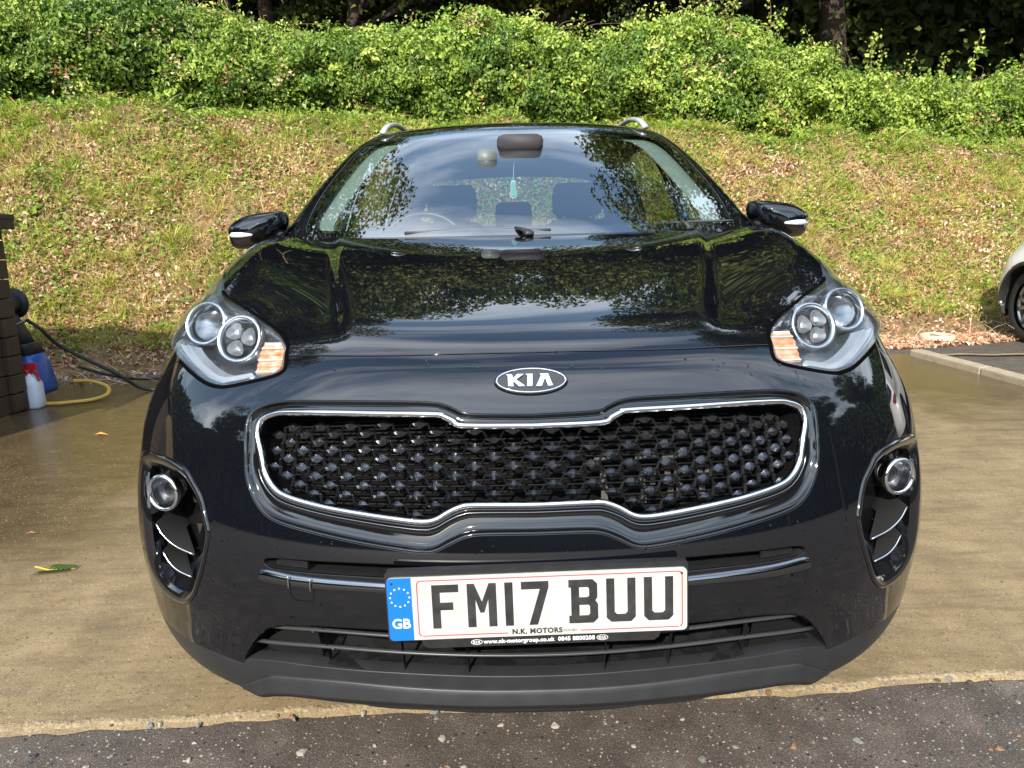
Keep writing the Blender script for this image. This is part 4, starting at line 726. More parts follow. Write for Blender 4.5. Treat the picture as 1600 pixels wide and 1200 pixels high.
def textmesh(s, size, bold=0., spacing=1.):         # built-in font outline -> 2D verts, faces centred on the origin
    c = bpy.data.curves.new('t', 'FONT'); c.body = s; c.size = size; c.offset = bold; c.space_character = spacing; c.align_x = 'CENTER'; c.align_y = 'CENTER'; c.resolution_u = 3; c.fill_mode = 'FRONT'
    o = bpy.data.objects.new('t', c); COL.objects.link(o); me = o.to_mesh()
    V = np.array([v.co[:] for v in me.vertices]); F = [tuple(p.vertices) for p in me.polygons]
    o.to_mesh_clear(); bpy.data.objects.remove(o); bpy.data.curves.remove(c); return V, F
def ell(a, b, n=48): return [(a*math.cos(t), b*math.sin(t)) for t in np.arange(n)*2*math.pi/n]
def strokes_letters():
    H, S = .079, .014                               # registration characters, 79 mm tall with 14 mm strokes
    g = {}
    g['F'] = (.046, [[(0,0),(S,0),(S,.033),(.036,.033),(.036,.047),(S,.047),(S,H-S),(.046,H-S),(.046,H),(0,H)]])
    g['M'] = (.050, [[(0,0),(S,0),(S,.050),(.0215,.026),(.0285,.026),(.036,.050),(.036,0),(.050,0),(.050,H),(.0375,H),(.025,.046),(.0125,H),(0,H)]])
    g['1'] = (.014, [[(0,0),(S,0),(S,H),(0,H)]])
    g['7'] = (.047, [[(.012,0),(.027,0),(.047,.068),(.047,H),(0,H),(0,H-S),(.032,H-S)]])
    c = .008
    g['B'] = (.050, [[(0,0),(.050-c,0),(.050,c),(.050,.034),(.0455,.0405),(.049,.046),(.049,H-c),(.049-c,H),(0,H),(0,H-S),(.004,H-S),(.004,S),(0,S)],
                     [(.018,S),(.018,.033),(.0335,.033),(.036,.0305),(.036,.017),(.0335,S)], [(.018,.047),(.018,H-S),(.0325,H-S),(.035,H-.0165),(.035,.0495),(.0325,.047)]])
    g['U'] = (.050, [[(c,0),(.050-c,0),(.050,c),(.050,H),(.036,H),(.036,.018),(.032,S),(.018,S),(S,.018),(S,H),(0,H),(0,c)]])
    return g
def black_car():
    car = thing('black_car', 'glossy black SUV facing the camera with chrome-rimmed grille and number plate', 'car', (0, 2.2, 0))
    hood = shell(car, 'paint')
    # ---- grille
    S = both(cr(su, 5)); Cc = both(cr(chm, 5))
    bandloft('grille_surround', Cc, S, [(-.02,-.03),(0,-.014),(.06,-.011),(.12,-.004),(.17,-.0025),(.22,-.006),(.27,-.012),(.45,-.0125),(.72,-.0122),(.86,-.010),(.94,-.003),(1.0,.0012),(1.03,-.004)], 'gloss_black', car)
    N_ = gradF(on(Cc)); ring = on(Cc, off=-.006); keep = np.r_[True, np.linalg.norm(np.diff(ring, axis=0), axis=1) > 1e-4]; ring, N_ = ring[keep], N_[keep]
    if np.linalg.norm(ring[0]-ring[-1]) < 1e-4: ring, N_ = ring[:-1], N_[:-1]
    MB().tube(ring, .0059, 10, N_, .0085, loop=True).build('chrome_ring', 'chrome', car)
    ctr = np.array([0, .1, .73])
    C2 = both(cr(su, 5))*0; C2 = Cc+(S-Cc)*.26; r2 = on(C2, off=-.003); N2 = gradF(on(C2)); k2 = np.r_[True, np.linalg.norm(np.diff(r2, axis=0), axis=1) > 1e-4]
    lowm = k2 & (C2[:, 2] < .72); order = np.argsort(np.arctan2(C2[:, 0], -(C2[:, 2]-2)))
    order = [i for i in order if lowm[i]]; MB().tube(r2[order], .0016, 6, N2[order], .003).build('chrome_line', 'dark_chrome', car)
    bk = MB(); wall = [on(Cc, off=o) for o in (-.004, -.03, -.06, -.085)]; bk.rings(wall); bk.build('grille_cavity', 'void', car)
    panel('grille_backing', [Cc], 'void', car, h=.02, step=.01, off=-.085, gap=0, flange=.002)
    gr = thing('grille', None, None, (0, 2.2, 0)); gr.parent = car; gr.location = (0, 0, 0)
    poly = [np.array([(p[0], p[2]) for p in Cc])]; shr = lambda q, d: q
    def within(x, z, mx=.010, mz=.008): return all(inside(np.array([[x+a, z+b]]), poly)[0] for a in (-mx, mx) for b in (-mz, mz))
    def anyin(x, z): return any(inside(np.array([[x+a, z+b]]), poly)[0] for a, b in ((0, 0), (-.008, 0), (.008, 0)))
    fins = MB()
    for z in np.arange(.600, .83, .0095):
        run = []
        for x in np.arange(-.53, .531, .01):
            ok = inside(np.array([[x, z]]), poly)[0]
            if ok: run.append((x, .1, z))
            if (not ok or x > .52) and len(run) > 2:
                p = on(np.array(run), off=-.052); fins.tube(p, .0012, 4, (0, 0, 1), .0016); run = []
    f_ = fins.build('cooling_fin', 'fin_dark', gr, False); f_['kind'] = 'stuff'
    nodes = {}; DX, DZ = .0672, .0163; sid = None
    for j in range(-1, 15):
        for i in range(-9, 10):
            x = (i+(.5 if j % 2 else 0))*DX; z = .612+j*DZ
            if anyin(x, z): nodes[i, j] = (x, z)
    net = MB(); half = lambda j: 1 if j % 2 else 0
    keys = list(nodes); pts = on(np.array([(nodes[k][0], .08, nodes[k][1]) for k in keys]), off=-.016); pn = gradF(on(pts)); pos = dict(zip(keys, pts)); nn = dict(zip(keys, pn))
    for (i, j), p in pos.items():
        for di in (-1+half(j), half(j)):
            q = pos.get((i+di, j+1))
            if q is not None:
                s_ = np.sign(q[0]-p[0]); a = p+np.array([s_*.012, .004, .001]); b = q-np.array([s_*.014, -.004, .001]); net.tube([a, b], .0021, 4, nn[i, j], .006)
    net.build('grille_net', 'satin_black', gr, False)['kind'] = 'stuff'
    w_, h_ = .0158, .0078
    sv = [(-w_,0,0),(-.003,h_,0),(.003,h_,0),(w_,0,0),(.003,-h_,0),(-.003,-h_,0),(-.0022,.0008,.0075),(.0022,.0008,.0075),(-w_*.8,0,-.006),(0,h_*.7,-.006),(w_*.8,0,-.006),(0,-h_*.7,-.006)]
    sf = [(6,7,2,1),(0,6,1),(7,3,2),(6,0,5),(7,4,3),(6,5,4,7),(1,9,8,0),(1,2,9),(2,3,10,9),(0,8,11,5),(5,11,4),(4,11,10,3)]
    stud = None
    for k in keys:
        x, z = nodes[k]
        if not anyin(x, z): continue
        fr = frame(pos[k], nrm(nn[k]*[.8, 1, 1.0]))
        if stud is None:
            me = bpy.data.meshes.new('grille_stud'); me.from_pydata(sv, [], sf); me.materials.append(MAT['stud']); stud = me
        o = bpy.data.objects.new('grille_stud', stud); COL.objects.link(o); o.parent = gr
        M4 = Matrix.Identity(4)
        for a in range(3):
            for b in range(3): M4[a][b] = fr[1][a][b]
        M4.translation = Vector(fr[0])-Vector((0, 2.2, 0)); o.matrix_local = M4; HOME[o.name] = np.zeros(3)
    for x, z, hh, ww in ((.13,.735,.012,.030),(.13,.70,.03,.012),(.13,.672,.03,.012),(.215,.735,.008,.04),(.205,.70,.03,.010),(.225,.70,.03,.010),(.205,.67,.03,.010),(.27,.735,.008,.04),(.255,.70,.03,.010),(.275,.70,.03,.010),(.258,.672,.03,.010),(.276,.672,.03,.010),(.325,.705,.022,.010),(.34,.705,.022,.008),(.325,.675,.02,.010)):
        p = on([(x, .06, z)], off=-.062)[0]; MB().box(p, (ww, .006, hh)).build('radiator_bracket', 'bracket', gr, False)
    # ---- badge
    p0 = on([(0, .109, .869)])[0]; fr = frame(p0, gradF(p0[None])[0])
    bd = MB(); A, B = .0665, .0275
    bd.rings([place([(x*k, y*k, z) for x, y in ell(A, B)], fr) for k, z in ((1.0,-.006),(1.0,.001),(.97,.004),(.93,.0045))]); bd.add(place([(0, 0, .005)]+[(x*.93, y*.93, .0045) for x, y in ell(A, B)], fr), [(0, i+1, (i+1) % 48+1) for i in range(48)])
    badge = bd.build('badge', 'gloss_black', car)
    MB().rings([place([(x*k, y*k2, z) for x, y in ell(A, B)], fr) for k, k2, z in ((.955,.93,.003),(.95,.92,.0065),(.925,.87,.0075),(.90,.82,.0065),(.895,.81,.003))]).build('badge_ring', 'chrome', badge)
    K = [[(0,0),(.0088,0),(.0088,.0095),(.0195,0),(.0305,0),(.0148,.0132),(.0262,.0235),(.0165,.0235),(.0088,.0160),(.0088,.0205),(.0062,.0235),(-.002,.0235),(0,.021)]]
    I = [[(0,0),(.0088,0),(.0088,.0235),(-.002,.0235),(0,.021)]]
    Lm = [[(0,0),(.0086,0),(.0152,.0150),(.0205,0),(.0292,0),(.0205,.0235),(.0072,.0235),(.0090,.0205)]]
    for g, x0 in ((K,-.0408),(I,-.0065),(Lm,.0098)):
        v, f = solid2d([[(x*1.0+x0, y-.0122) for x, y in l] for l in g], .0036); v[:, 2] += .0045
        bev(mesh('badge_letter', place(v, fr), f, 'chrome', badge, False), .0006, 1)
    # ---- number plate in its holder
    pn_ = nrm((0, -1, .05)); fr = frame((.001, -.024, .5085), pn_); rot = R(-1.0)*-1
    Rz = np.array([[math.cos(rot), -math.sin(rot), 0], [math.sin(rot), math.cos(rot), 0], [0, 0, 1]]); fr = (fr[0], fr[1]@Rz)
    def rrect(wd, ht, r, n=5, cx=0, cy_=0):
        o = []
        for sx, sy, a0 in ((1,-1,-90),(1,1,0),(-1,1,90),(-1,-1,180)):
            for t in np.linspace(a0, a0+90, n): o.append((cx+sx*(wd/2-r)+r*math.cos(R(t)), cy_+sy*(ht/2-r)+r*math.sin(R(t))))
        return o
    PW, PH = .512, .1135
    v, f = solid2d([rrect(PW, PH, .008)], .003); plate = mesh('number_plate', place(v, fr), f, 'plate_white', car, False)
    hol = MB(); v, f = solid2d([rrect(PW+.006, PH+.013, .006, 3, 0, .004)], .016); v[:, 2] -= .0165; hol.add(place(v, fr), f)
    lp = [(-.205,-.050),(-.200,-.068),(-.190,-.0745),(.20,-.0745),(.208,-.068),(.214,-.050)]; v, f = solid2d([lp], .004); v[:, 2] -= .004; hol.add(place(v, fr), f)
    bev(hol.build('plate_holder', 'satin_black', car, False), .002, 2)
    def sheet(name, V, F, m, par, z, dx=0, dy=0): V = np.array(V, float); V = V+[dx, dy, z]; return mesh(name, place(V, fr), F, m, par, False)
    v, f = flatpoly([[(-.256+.008, -.05675),(-.214,-.05675),(-.214,.05675),(-.248,.05675)]+[(-.248+.008*math.cos(R(t)), .04875+.008*math.sin(R(t))) for t in (105,135,165,180)]+[(-.248+.008*math.cos(R(t)), -.04875+.008*math.sin(R(t))) for t in (180,200,225,250)]])
    euro = sheet('country_band', v, f, 'plate_blue', plate, .0033)
    st = MB()
    for k in range(12):
        a = k*math.pi/6; l = [(.0165*math.sin(a)+(.0022 if q % 2 == 0 else .001)*math.sin(q*math.pi/5)-.2345, .0165*math.cos(a)+(.0022 if q % 2 == 0 else .001)*math.cos(q*math.pi/5)+.022) for q in range(10)]
        v, f = flatpoly([l[::-1]]); st.add(place(np.array(v)+[0, 0, .0037], fr), f)
    st.build('star_circle', 'print_yellow', plate, False)
    V, F = textmesh('GB', .0245, .0006, 1.02); sheet('country_code', V, F, 'print_white', plate, .0037, -.2345, -.0265)
    o_ = rrect(.454, .102, .007, 5, .0215, 0); i_ = rrect(.4505, .0985, .006, 5, .0215, 0)
    v, f = [], []
    n = len(o_); v = [(x, y, 0) for x, y in o_+i_]
    for q in range(n):
        a, b = np.array(o_[q]), np.array(o_[(q+1) % n])
        f.append((q, (q+1) % n, n+(q+1) % n, n+q)) if not (abs(a[1]+.051) < .002 and abs(b[1]+.051) < .002) else None
    for x0, x1 in ((-.199,-.052),(.073,.242)):
        b = len(v); v += [(x0,-.051,0),(x1,-.051,0),(x1,-.04925,0),(x0,-.04925,0)]; f.append((b, b+1, b+2, b+3))
    sheet('border_line', v, f, 'print_red', plate, .0033)
    G = strokes_letters(); x = -.180
    for ch, gap in zip('FM17BUU', (.0105,.0105,.0105,.030,.0105,.0105,0)):
        wd, lo = G[ch]; v, f = flatpoly([[(a+x, b-.0395+.0025) for a, b in l] for l in lo]); sheet('digit' if ch.isdigit() else 'letter', v, f, 'print_black', plate, .0034); x += wd+gap+(.0038 if gap else 0)
    V, F = textmesh('N.K. MOTORS', .0128, .0006, 1.1); sheet('dealer_name', V, F, 'print_black', plate, .0034, -.002, -.0485)
    V, F = textmesh('DE24 8BY', .0062, 0); sheet('dealer_postcode', V, F, 'print_black', plate, .0034, .0545, -.0492)
    V, F = textmesh('www.nk-motorgroup.co.uk  0845 8800208', .0104, .00035, 1.06); sheet('dealer_address', V, F, 'print_white', plate, .0006, .001, -.0662)
    for x0 in (-.107, .110):
        v = [(a*.95+x0, b*.95-.0662, 0) for a, b in ell(.0105, .0052, 24)]+[(a*.85+x0, b*.78-.0662, 0) for a, b in ell(.0105, .0052, 24)]; f = [(i, (i+1) % 24, 24+(i+1) % 24, 24+i) for i in range(24)]
        b = len(v)
        for g, gx in ((K,-.0408),(I,-.0065),(Lm,.0098)):
            q, fq = flatpoly([[((a+gx)*.15+x0, (c-.0122)*.22-.0662) for a, c in l] for l in g]); f += [tuple(i+len(v) for i in t) for t in fq]; v += q
        sheet('dealer_emblem', v, f, 'print_white', plate, .0006)
    for x0, y0 in ((-.247,.047),(.247,.047)):
        v = [(a+x0, c+y0, 0) for a, c in ell(.0022, .0022, 12)]; sheet('screw_hole', v, [tuple(range(12))], 'print_black', plate, .0039)
    # ---- slot under the grille, its trim strip, the tow-eye cover
    sl = both(slot); MB().rings([on(sl, off=o) for o in (-.002, -.03, -.05)]).build('slot_cavity', 'satin_black', car)
    panel('slot_backing', [sl], 'void', car, h=.02, step=.01, off=-.05, gap=0, flange=.002)
    for s in (1, -1):
        vt = MB()
        for z in np.arange(.545, .5605, .0032): vt.tube(on([(s*x, .05, z) for x in np.linspace(.415, .488, 8)], off=-.012), .0016, 4, (0, 0, 1), .0012)
        vt.tube(on([(s*.413, .05, z) for z in (.541, .562)], off=-.012), .002, 4, (0, -1, 0), .006)
        vt.build('slot_vent', 'satin_black', car, False)['kind'] = 'stuff'
    ta = cr([(0,.0,.5285),(.276,.018,.5325),(.397,.043,.5325),(.444,.057,.533),(.490,.072,.536),(.503,.077,.534)], 6); tb = cr([(0,.0,.513),(.276,.018,.516),(.397,.043,.5125),(.444,.057,.512),(.490,.072,.513),(.507,.078,.517)], 6)
    for s in (1, -1):
        rs = [on((ta+(tb-ta)*t)*[s, 1, 1], off=o) for t, o in ((-.15,-.004),(0,.001),(.08,.0035),(.5,.005),(.92,.0065),(1.0,.005),(1.06,-.004))]
        MB().rings(rs if s > 0 else rs[::-1], False).build('trim_strip', 'dark_chrome', car)
    for x0 in (.399, .447):
        MB().tube(on([(-x0, .05, z) for z in np.linspace(.534, .510, 6)], off=.0085), .0012, 5, (0, -1, 0), .002).build('trim_joint', 'chrome', car)
    MB().tube(on([(-.447,.057,.511),(-.446,.057,.494),(-.440,.056,.486),(-.43,.054,.484),(-.408,.047,.485),(-.401,.045,.489),(-.399,.043,.511)], off=.0002), .0009, 5, (0, -1, 0), .0009).build('tow_cover_seam', 'void', car)
    # ---- lower intake
    it = both(intake); MB().rings([on(it, off=o) for o in (.0, -.04, -.09)]).build('intake_duct', 'wet_black', car)
    panel('intake_backing', [it], 'void', car, h=.03, step=.012, off=-.09, gap=0, flange=.002)
    for dz in (.0, -.008):
        pass
    sl_ = [on(np.array([(x, .05, z) for x in np.linspace(-.40, .40, 41)]), off=o)+[0, 0, dz] for z, o, dz in ((.341,-.004,0),(.340,-.05,-.004),(.350,-.085,-.004))]
    MB().rings(sl_, False).build('intake_floor', 'wet_black', car)
    for pts in ([(.515,.091,.405),(.398,.052,.415),(.276,.027,.417),(0,.007,.417)], [(.550,.113,.362),(.403,.061,.377),(.248,.029,.380),(0,.015,.378)]):
        c = on(cr(both(pts), 5), off=-.012); c = c[np.r_[True, np.linalg.norm(np.diff(c, axis=0), axis=1) > 1e-4]]
        MB().tube(c, .0055, 8, (0, 0, 1), .0036).build('intake_blade', 'blade_grey', car)
    for x in (-.408, -.248, -.125, .0, .125, .248, .408)[0:7]:
        if x == 0: continue
        a = on([(x, .03, z) for z in np.linspace(.340, .438, 8)], off=-.018); MB().tube(a, .0018, 4, (0, -1, 0), .010).build('intake_post', 'satin_black', car, False)
    for s in (1, -1):
        vt = MB()
        for z in np.arange(.330, .432, .0036):
            x1 = .415+.145*min(1, (.436-z)/.09)
            if x1 > .43: vt.tube(on([(s*x, .08, z) for x in np.linspace(.412, x1, 6)], off=-.03), .0017, 4, (0, 0, 1), .0013)
        vt.build('intake_vent', 'fin_dark', car, False)['kind'] = 'stuff'
    # ---- skid plate along the lip
    s0 = cr([(0,.023,.313),(.26,.04,.315),(.385,.065,.313),(.497,.101,.300),(.532,.119,.286),(.577,.149,.254),(.600,.18,.235)], 6); s1 = cr([(0,.027,.287),(.263,.045,.287),(.442,.088,.277),(.507,.114,.264),(.549,.14,.246),(.575,.165,.237),(.597,.185,.232)], 6)
    q0, q1 = on(bothc(s0)), on(bothc(s1)); n1 = gradF(q1); t_ = sstep((np.abs(q1[:, 0:1])-.52)/.10); q1 = q1+n1*(.013-.011*t_); dn = np.array([0, .012, -.015])*(1-.5*t_); rs = [q0-gradF(q0)*.004, q0+gradF(q0)*.003, q0+gradF(q0)*.004+(q1-q0)*.06, q0+(q1-q0)*.35+[0, -.0025, 0], q0+(q1-q0)*.95+[0, -.0006, .0003], q0+(q1-q0)*.985+[0, -.0003, .0001], q1, q1+[0, .0012, -.0012], q1+dn, q1+dn+np.array([0, .05, -.003])*(1-.5*t_)]
    MB().rings(rs, False).build('skid_plate', 'cladding', car)
    lp = MB()
    for x0, x1 in ((-.37,-.24),(-.12,.10),(.24,.37)):
        q = on(np.array([(x, .03, .287) for x in np.linspace(x0, x1, 9)]), off=.009)+[0, .014, -.015]; e = np.sin(np.linspace(0, math.pi, 9)).clip(0, .5)[:, None]*2
        lp.rings([q, q-[0, .0, 1]*e*.006, q+[0, .03, 0]-[0, 0, 1]*e*.006], False)
    lp.build('lip_tab', 'cladding', car, False)
    # ---- fog lamp pods
    for s in (1, -1):
        M1 = np.array([s, 1, 1]); fo, fi = cr(fog_out, 5, True), cr(fog_in, 5, True); c_ = np.array([.735, .25, .55])
        rs = [on(fo*M1, off=-.006), on(fo*M1, off=.0015), on((fo+(fi-fo)*.35)*M1, off=.003), on((fo+(fi-fo)*.8)*M1, off=-.006), on(fi*M1, off=-.012)]
        pod = MB().rings(rs if s > 0 else [r[::-1] for r in rs]).build('fog_pod', 'gloss_black', car)
        inn = [on(fi*M1, off=-.012)]
        for k, d in ((.97,.03),(.88,.055),(.6,.07),(.2,.075)): inn.append(on((c_+(fi-c_)*k)*M1, off=-.012)+np.array([-s*.004, .9, 0])*d)
        MB().rings(inn, True, (False, True)).build('fog_recess', 'gloss_black', pod)
        ax = nrm((s*.30, -1, .03)); fc = np.array([s*.742, .232, .632]); fr = frame(fc, ax)
        ringp = [place([(x, y, 0) for x, y in ell(.0345, .0345, 40)], fr)]
        MB().tube(ringp[0], .0045, 10, np.repeat(ax[None], 40, 0), .007, loop=True).build('fog_bezel', 'chrome', pod)
        MB().rings([place([(x, y, z) for x, y in ell(r, r, 32)], fr) for r, z in ((.033,-.002),(.030,-.022),(.024,-.034),(.021,-.036))], True, (False, True)).build('fog_bowl', 'bowl', pod)
        cx0 = -s*.006
        MB().rings([place([(x+cx0, y+.002, z) for x, y in ell(max(r, 1e-4), max(r, 1e-4), 28)], fr) for r, z in ((.0205,-.034),(.0205,-.024),(.019,-.017),(.015,-.0115),(.009,-.008),(.0001,-.007))]).build('fog_lens', 'lens_glass', pod)
        MB().tube(place([(x, y, 0) for x, y in ell(.0205, .0205, 28)], (fr[0]+fr[1]@np.array([cx0, .002, -.026]), fr[1])), .0022, 6, np.repeat(ax[None], 28, 0), loop=True).build('fog_lens_rim', 'reflector', pod)
        for e, bk in (([(.772,.245,.560),(.755,.235,.538),(.728,.226,.518),(.688,.216,.503)], (.738,.285,.590)), ([(.765,.245,.498),(.75,.236,.478),(.73,.228,.463),(.700,.22,.452)], (.742,.285,.528))):
            E_ = cr(e, 5)*M1; bp = np.array(bk)*M1; t = np.linspace(0, 1, len(E_))[:, None]
            top = bp+(E_-bp)*.12+(E_[-1]-bp)*t*.35
            rs = [top+[0, .03, 0], top, E_+[0, .003, .004], E_+[0, -.001, .001], E_+[0, 0, -.002], E_+[0, .012, -.004]]
            MB().rings(rs if s < 0 else [r[::-1] for r in rs], False).build('fog_fin', 'fin_dark', pod); MB().tube(E_+[0, -.001, .0005], .0024, 6).build('fin_highlight', 'highlight_metal', pod)  # bright metal tube stands in for the highlight along the fin's edge
    # ---- headlamps
    for s in (1, -1):
        M1 = np.array([s, 1, 1]); lo = segs(lamp, [lamp[-1], lamp_in[0]], lamp_in)*M1
        hl = panel('headlamp', [lo], 'headlamp_glass', car, LAMP, h=.012, step=.008, gap=.0035, flange=.010, off=.001)
        P = resample(lo, .008); n_ = gradF(on(P)); q = on(P, LAMP, off=-.001)
        ok = ~((P[:, 1] > .385) & (np.abs(P[:, 0]) > .735)); j = int(np.argmax(~ok)) if (~ok).any() else 0; o_ = np.roll(np.arange(len(P)), -j); o_ = [i for i in o_ if ok[i]]; MB().tube(q[o_], .0050, 6, n_[o_], .0040).build('lamp_seal', 'seal_black', hl)
        cc = np.array([.66, .62, .93])*M1; b0 = on(P, off=-.004); rs = [on((np.array([.655,.48,.94])*M1)+(P-np.array([.655,.48,.94])*M1)*k, LAMP, off=o) for k, o in ((1.03,-.011),(1.0,-.009),(.95,-.009),(.90,-.014))]
        for k, o in ((.86,-.05),(.72,-.085),(.4,-.10),(.05,-.10)):
            rs.append(on((np.array([.655,.48,.94])*M1)+(P-np.array([.655,.48,.94])*M1)*k, off=o))
        MB().rings(rs, True, (False, True)).build('lamp_housing', 'lamp_grey', hl)
        LC = np.array([.655, .48, .94]); lw_ = cr(lamp[3:10], 4); A_ = (LC+(lw_-LC)*.90)*M1; B_ = (LC+(lw_-LC)*.60)*M1
        rf = [on(A_+(B_-A_)*t, LAMP, off=o) for t, o in ((0,-.022),(.12,-.016),(.16,-.024),(.4,-.034),(.44,-.026),(.5,-.036),(1,-.055))]; MB().rings(rf, False).build('lamp_reflector', 'reflector', hl)
        MB().tube(on(A_, LAMP, off=-.014), .0022, 6, gradF(on(A_))).build('lamp_trim', 'chrome', hl)
        ax = nrm((s*.22, -1, .42))
        for ctr, rad, kind in (((.752,.55,.9345), .0515, 'proj'), ((.632,.43,.913), .0525, 'led')):
            fr = frame(np.array(ctr)*M1, ax)
            MB().rings([place([(x, y, z) for x, y in ell(r*rad, r*rad, 44)], fr) for r, z in ((1.03,-.035),(1.05,-.004),(1.01,.005),(.93,.006),(.84,.001),(.81,-.008))]).build('lamp_ring', 'ring_silver', hl)
            if kind == 'proj':
                MB().rings([place([(x, y, z) for x, y in ell(r*rad, r*rad, 40)], fr) for r, z in ((.84,-.006),(.80,-.03),(.72,-.034))], True, (False, True)).build('lamp_bowl', 'bowl', hl)
                MB().rings([place([(x, y, z) for x, y in ell(max(r*rad, 1e-4), max(r*rad, 1e-4), 36)], fr) for r, z in ((.74,-.032),(.74,-.018),(.68,-.008),(.52,.001),(.3,.006),(.0,.008))]).build('lamp_lens', 'lens_glass', hl)
            else:
                MB().rings([place([(x, y, z) for x, y in ell(r*rad, r*rad, 40)], fr) for r, z in ((.84,-.006),(.80,-.02))], True, (False, True)).build('lamp_bowl', 'lamp_grey', hl)
                for k in range(3):
                    a0 = R(90+s*18+120*k) if True else 0; m_ = MB(); rs = []
                    for u, z in ((1.0,.000),(.86,-.007),(.80,-.001),(.64,-.010),(.58,-.004),(.40,-.013),(.34,-.007),(.06,-.015)):
                        o = []; cxp, cyp = .42*rad*math.cos(a0+R(60)), .42*rad*math.sin(a0+R(60))
                        for t in np.linspace(0, 2*math.pi, 29)[:-1]:
                            x_, y_ = .38*rad*math.cos(t), .33*rad*math.sin(t); ca, sa = math.cos(a0+R(60)-R(90)), math.sin(a0+R(60)-R(90))
                            sq = 1-.10*math.cos(3*t+R(90)); o.append((cxp+u*sq*(x_*ca-y_*sa), cyp+u*sq*(x_*sa+y_*ca), z))
                        rs.append(place(o, fr))
                    m_.rings(rs, True, (False, True)).build('led_reflector', 'reflector', hl, False)
        am = MB(); cl = MB(); rw = []
        for k in range(12):
            z = .859+.0052*k; y = .295+.0052*k-(.0065 if k % 2 else 0); x0 = .4985+.0022*max(0, k-8); x1 = .555-.0016*max(0, k-7); rw.append([(s*(x0+(x1-x0)*t), y-.003*math.sin(math.pi*t), z) for t in np.linspace(0, 1, 7)])
        am.rings(rw[:11], False).build('indicator_lens', 'amber', hl, False); cl.rings(rw[10:], False)
        for k in (1, 5, 9): cl.tube(np.array(rw[k])+[0, -.001, 0], .0015, 5)
        cl.build('indicator_rib', 'clear_white', hl, False)
    # ---- cowl, wipers, mirrors, rails
    h0 = cr([(0,1.130,1.098),(.45,1.186,1.105),(.70,1.282,1.110),(.775,1.30,1.112)], 6); h1 = cr([(0,1.20,1.112),(.351,1.225,1.116),(.62,1.34,1.12),(.735,1.43,1.125)], 6)
    MB().rings([bothc(h0), bothc(h0+(h1-h0)*.5-[0, 0, .012]), bothc(h1)], False).build('cowl', 'satin_black', car)
    for a, b, c, d in (((.030,1.150,1.117),(-.010,1.215,1.139),(-.368,1.235,1.131),(.10,1.20,1.131)), ((.560,1.270,1.122),(.535,1.295,1.149),(.355,1.255,1.134),(.735,1.40,1.147))):
        wp = MB(); wp.tube([np.array(a), np.array(a)+[0, .012, .009], (np.array(a)+b)/2+[0, 0, .006], b], [.016, .017, .013, .008], 6, (0, 0, 1), [.006, .007, .006, .005]); wp = wp.build('wiper', 'matt_black', car)
        MB().tube(cr([c, (np.array(c)+d)/2+[0, .004, .004], d], 5), .006, 6, (0, 0, 1), .0045).build('wiper_blade', 'wiper_grey', wp)
    ml = [(1.018,1.119),(1.021,1.157),(1.002,1.178),(.962,1.200),(.915,1.210),(.858,1.215),(.834,1.212),(.826,1.192),(.832,1.159),(.862,1.120),(.935,1.090),(.990,1.084),(1.010,1.095)]
    for s in (1, -1):
        o = cr([(x, 0, z) for x, z in ml], 4, True)*[s, 1, 1]; c_ = np.array([s*.925, 0, 1.152]); rs = []
        for k, d in ((.93,.075),(.985,.06),(1,.03),(.995,0),(.965,-.03),(.90,-.055),(.78,-.075),(.58,-.088),(.32,-.096),(.02,-.099)): rs.append(c_+(o-c_)*k+[0, 1.50+d, 0])
        mr = MB().rings(rs if s > 0 else [r[::-1] for r in rs], True, (False, True)).build('door_mirror', 'paint', car)
        MB().rings([c_+(o-c_)*k+[0, 1.572, 0] for k in (.93, .02)], True).build('mirror_glass', 'chrome', mr)
        sg = cr([(s*1.019,1.476,1.136),(s*1.0,1.432,1.136),(s*.965,1.404,1.136),(s*.912,1.397,1.135)], 4); MB().tube(sg, [.003]+[.004]*(len(sg)-2)+[.002], 6, (0, 0, 1), [.0098]*(len(sg)-3)+[.008, .006, .003]).build('mirror_indicator', 'clear_white', mr)
        MB().rings([[(s*x, y, z) for x, y, z in r] for r in ([(.87,1.46,1.105),(.87,1.55,1.105),(.87,1.55,1.145),(.87,1.46,1.145)], [(.79,1.46,1.09),(.79,1.57,1.09),(.79,1.57,1.14),(.79,1.46,1.14)])]).build('mirror_arm', 'satin_black', mr, False)
        MB().add([(s*.815,1.42,1.125),(s*.80,1.56,1.14),(s*.785,1.56,1.185),(s*.80,1.47,1.16),(s*.835,1.42,1.125),(s*.83,1.56,1.14),(s*.80,1.56,1.185)], [(0,1,2,3),(4,6,5),(0,3,6,4),(4,5,1,0),(3,2,6)]).build('mirror_sail', 'gloss_black', car, False)
        rl = cr([(s*.575,2.20,1.556),(s*.568,2.25,1.582),(s*.56,2.34,1.606),(s*.55,2.52,1.626),(s*.545,3.0,1.634),(s*.54,3.5,1.615),(s*.54,3.85,1.59),(s*.54,3.92,1.565)], 5)
        MB().tube(rl, .016, 8, (0, 0, 1), .011).build('roof_rail', 'satin_silver', car)
    # ---- cabin
    MB().rings([[(x, y, z) for x in np.linspace(-.76, .76, 13)] for y, z in ((1.24,1.098),(1.34,1.108),(1.55,1.115),(1.72,1.10),(1.80,1.04),(1.80,.75))], False).box((-.39, 1.70, 1.13), (.40, .22, .05)).build('dashboard', 'dash', car)
    stc = np.array([-.39, 1.93, 1.035]); sx = np.array([1., 0, 0]); sy = nrm((0, .42, .91))
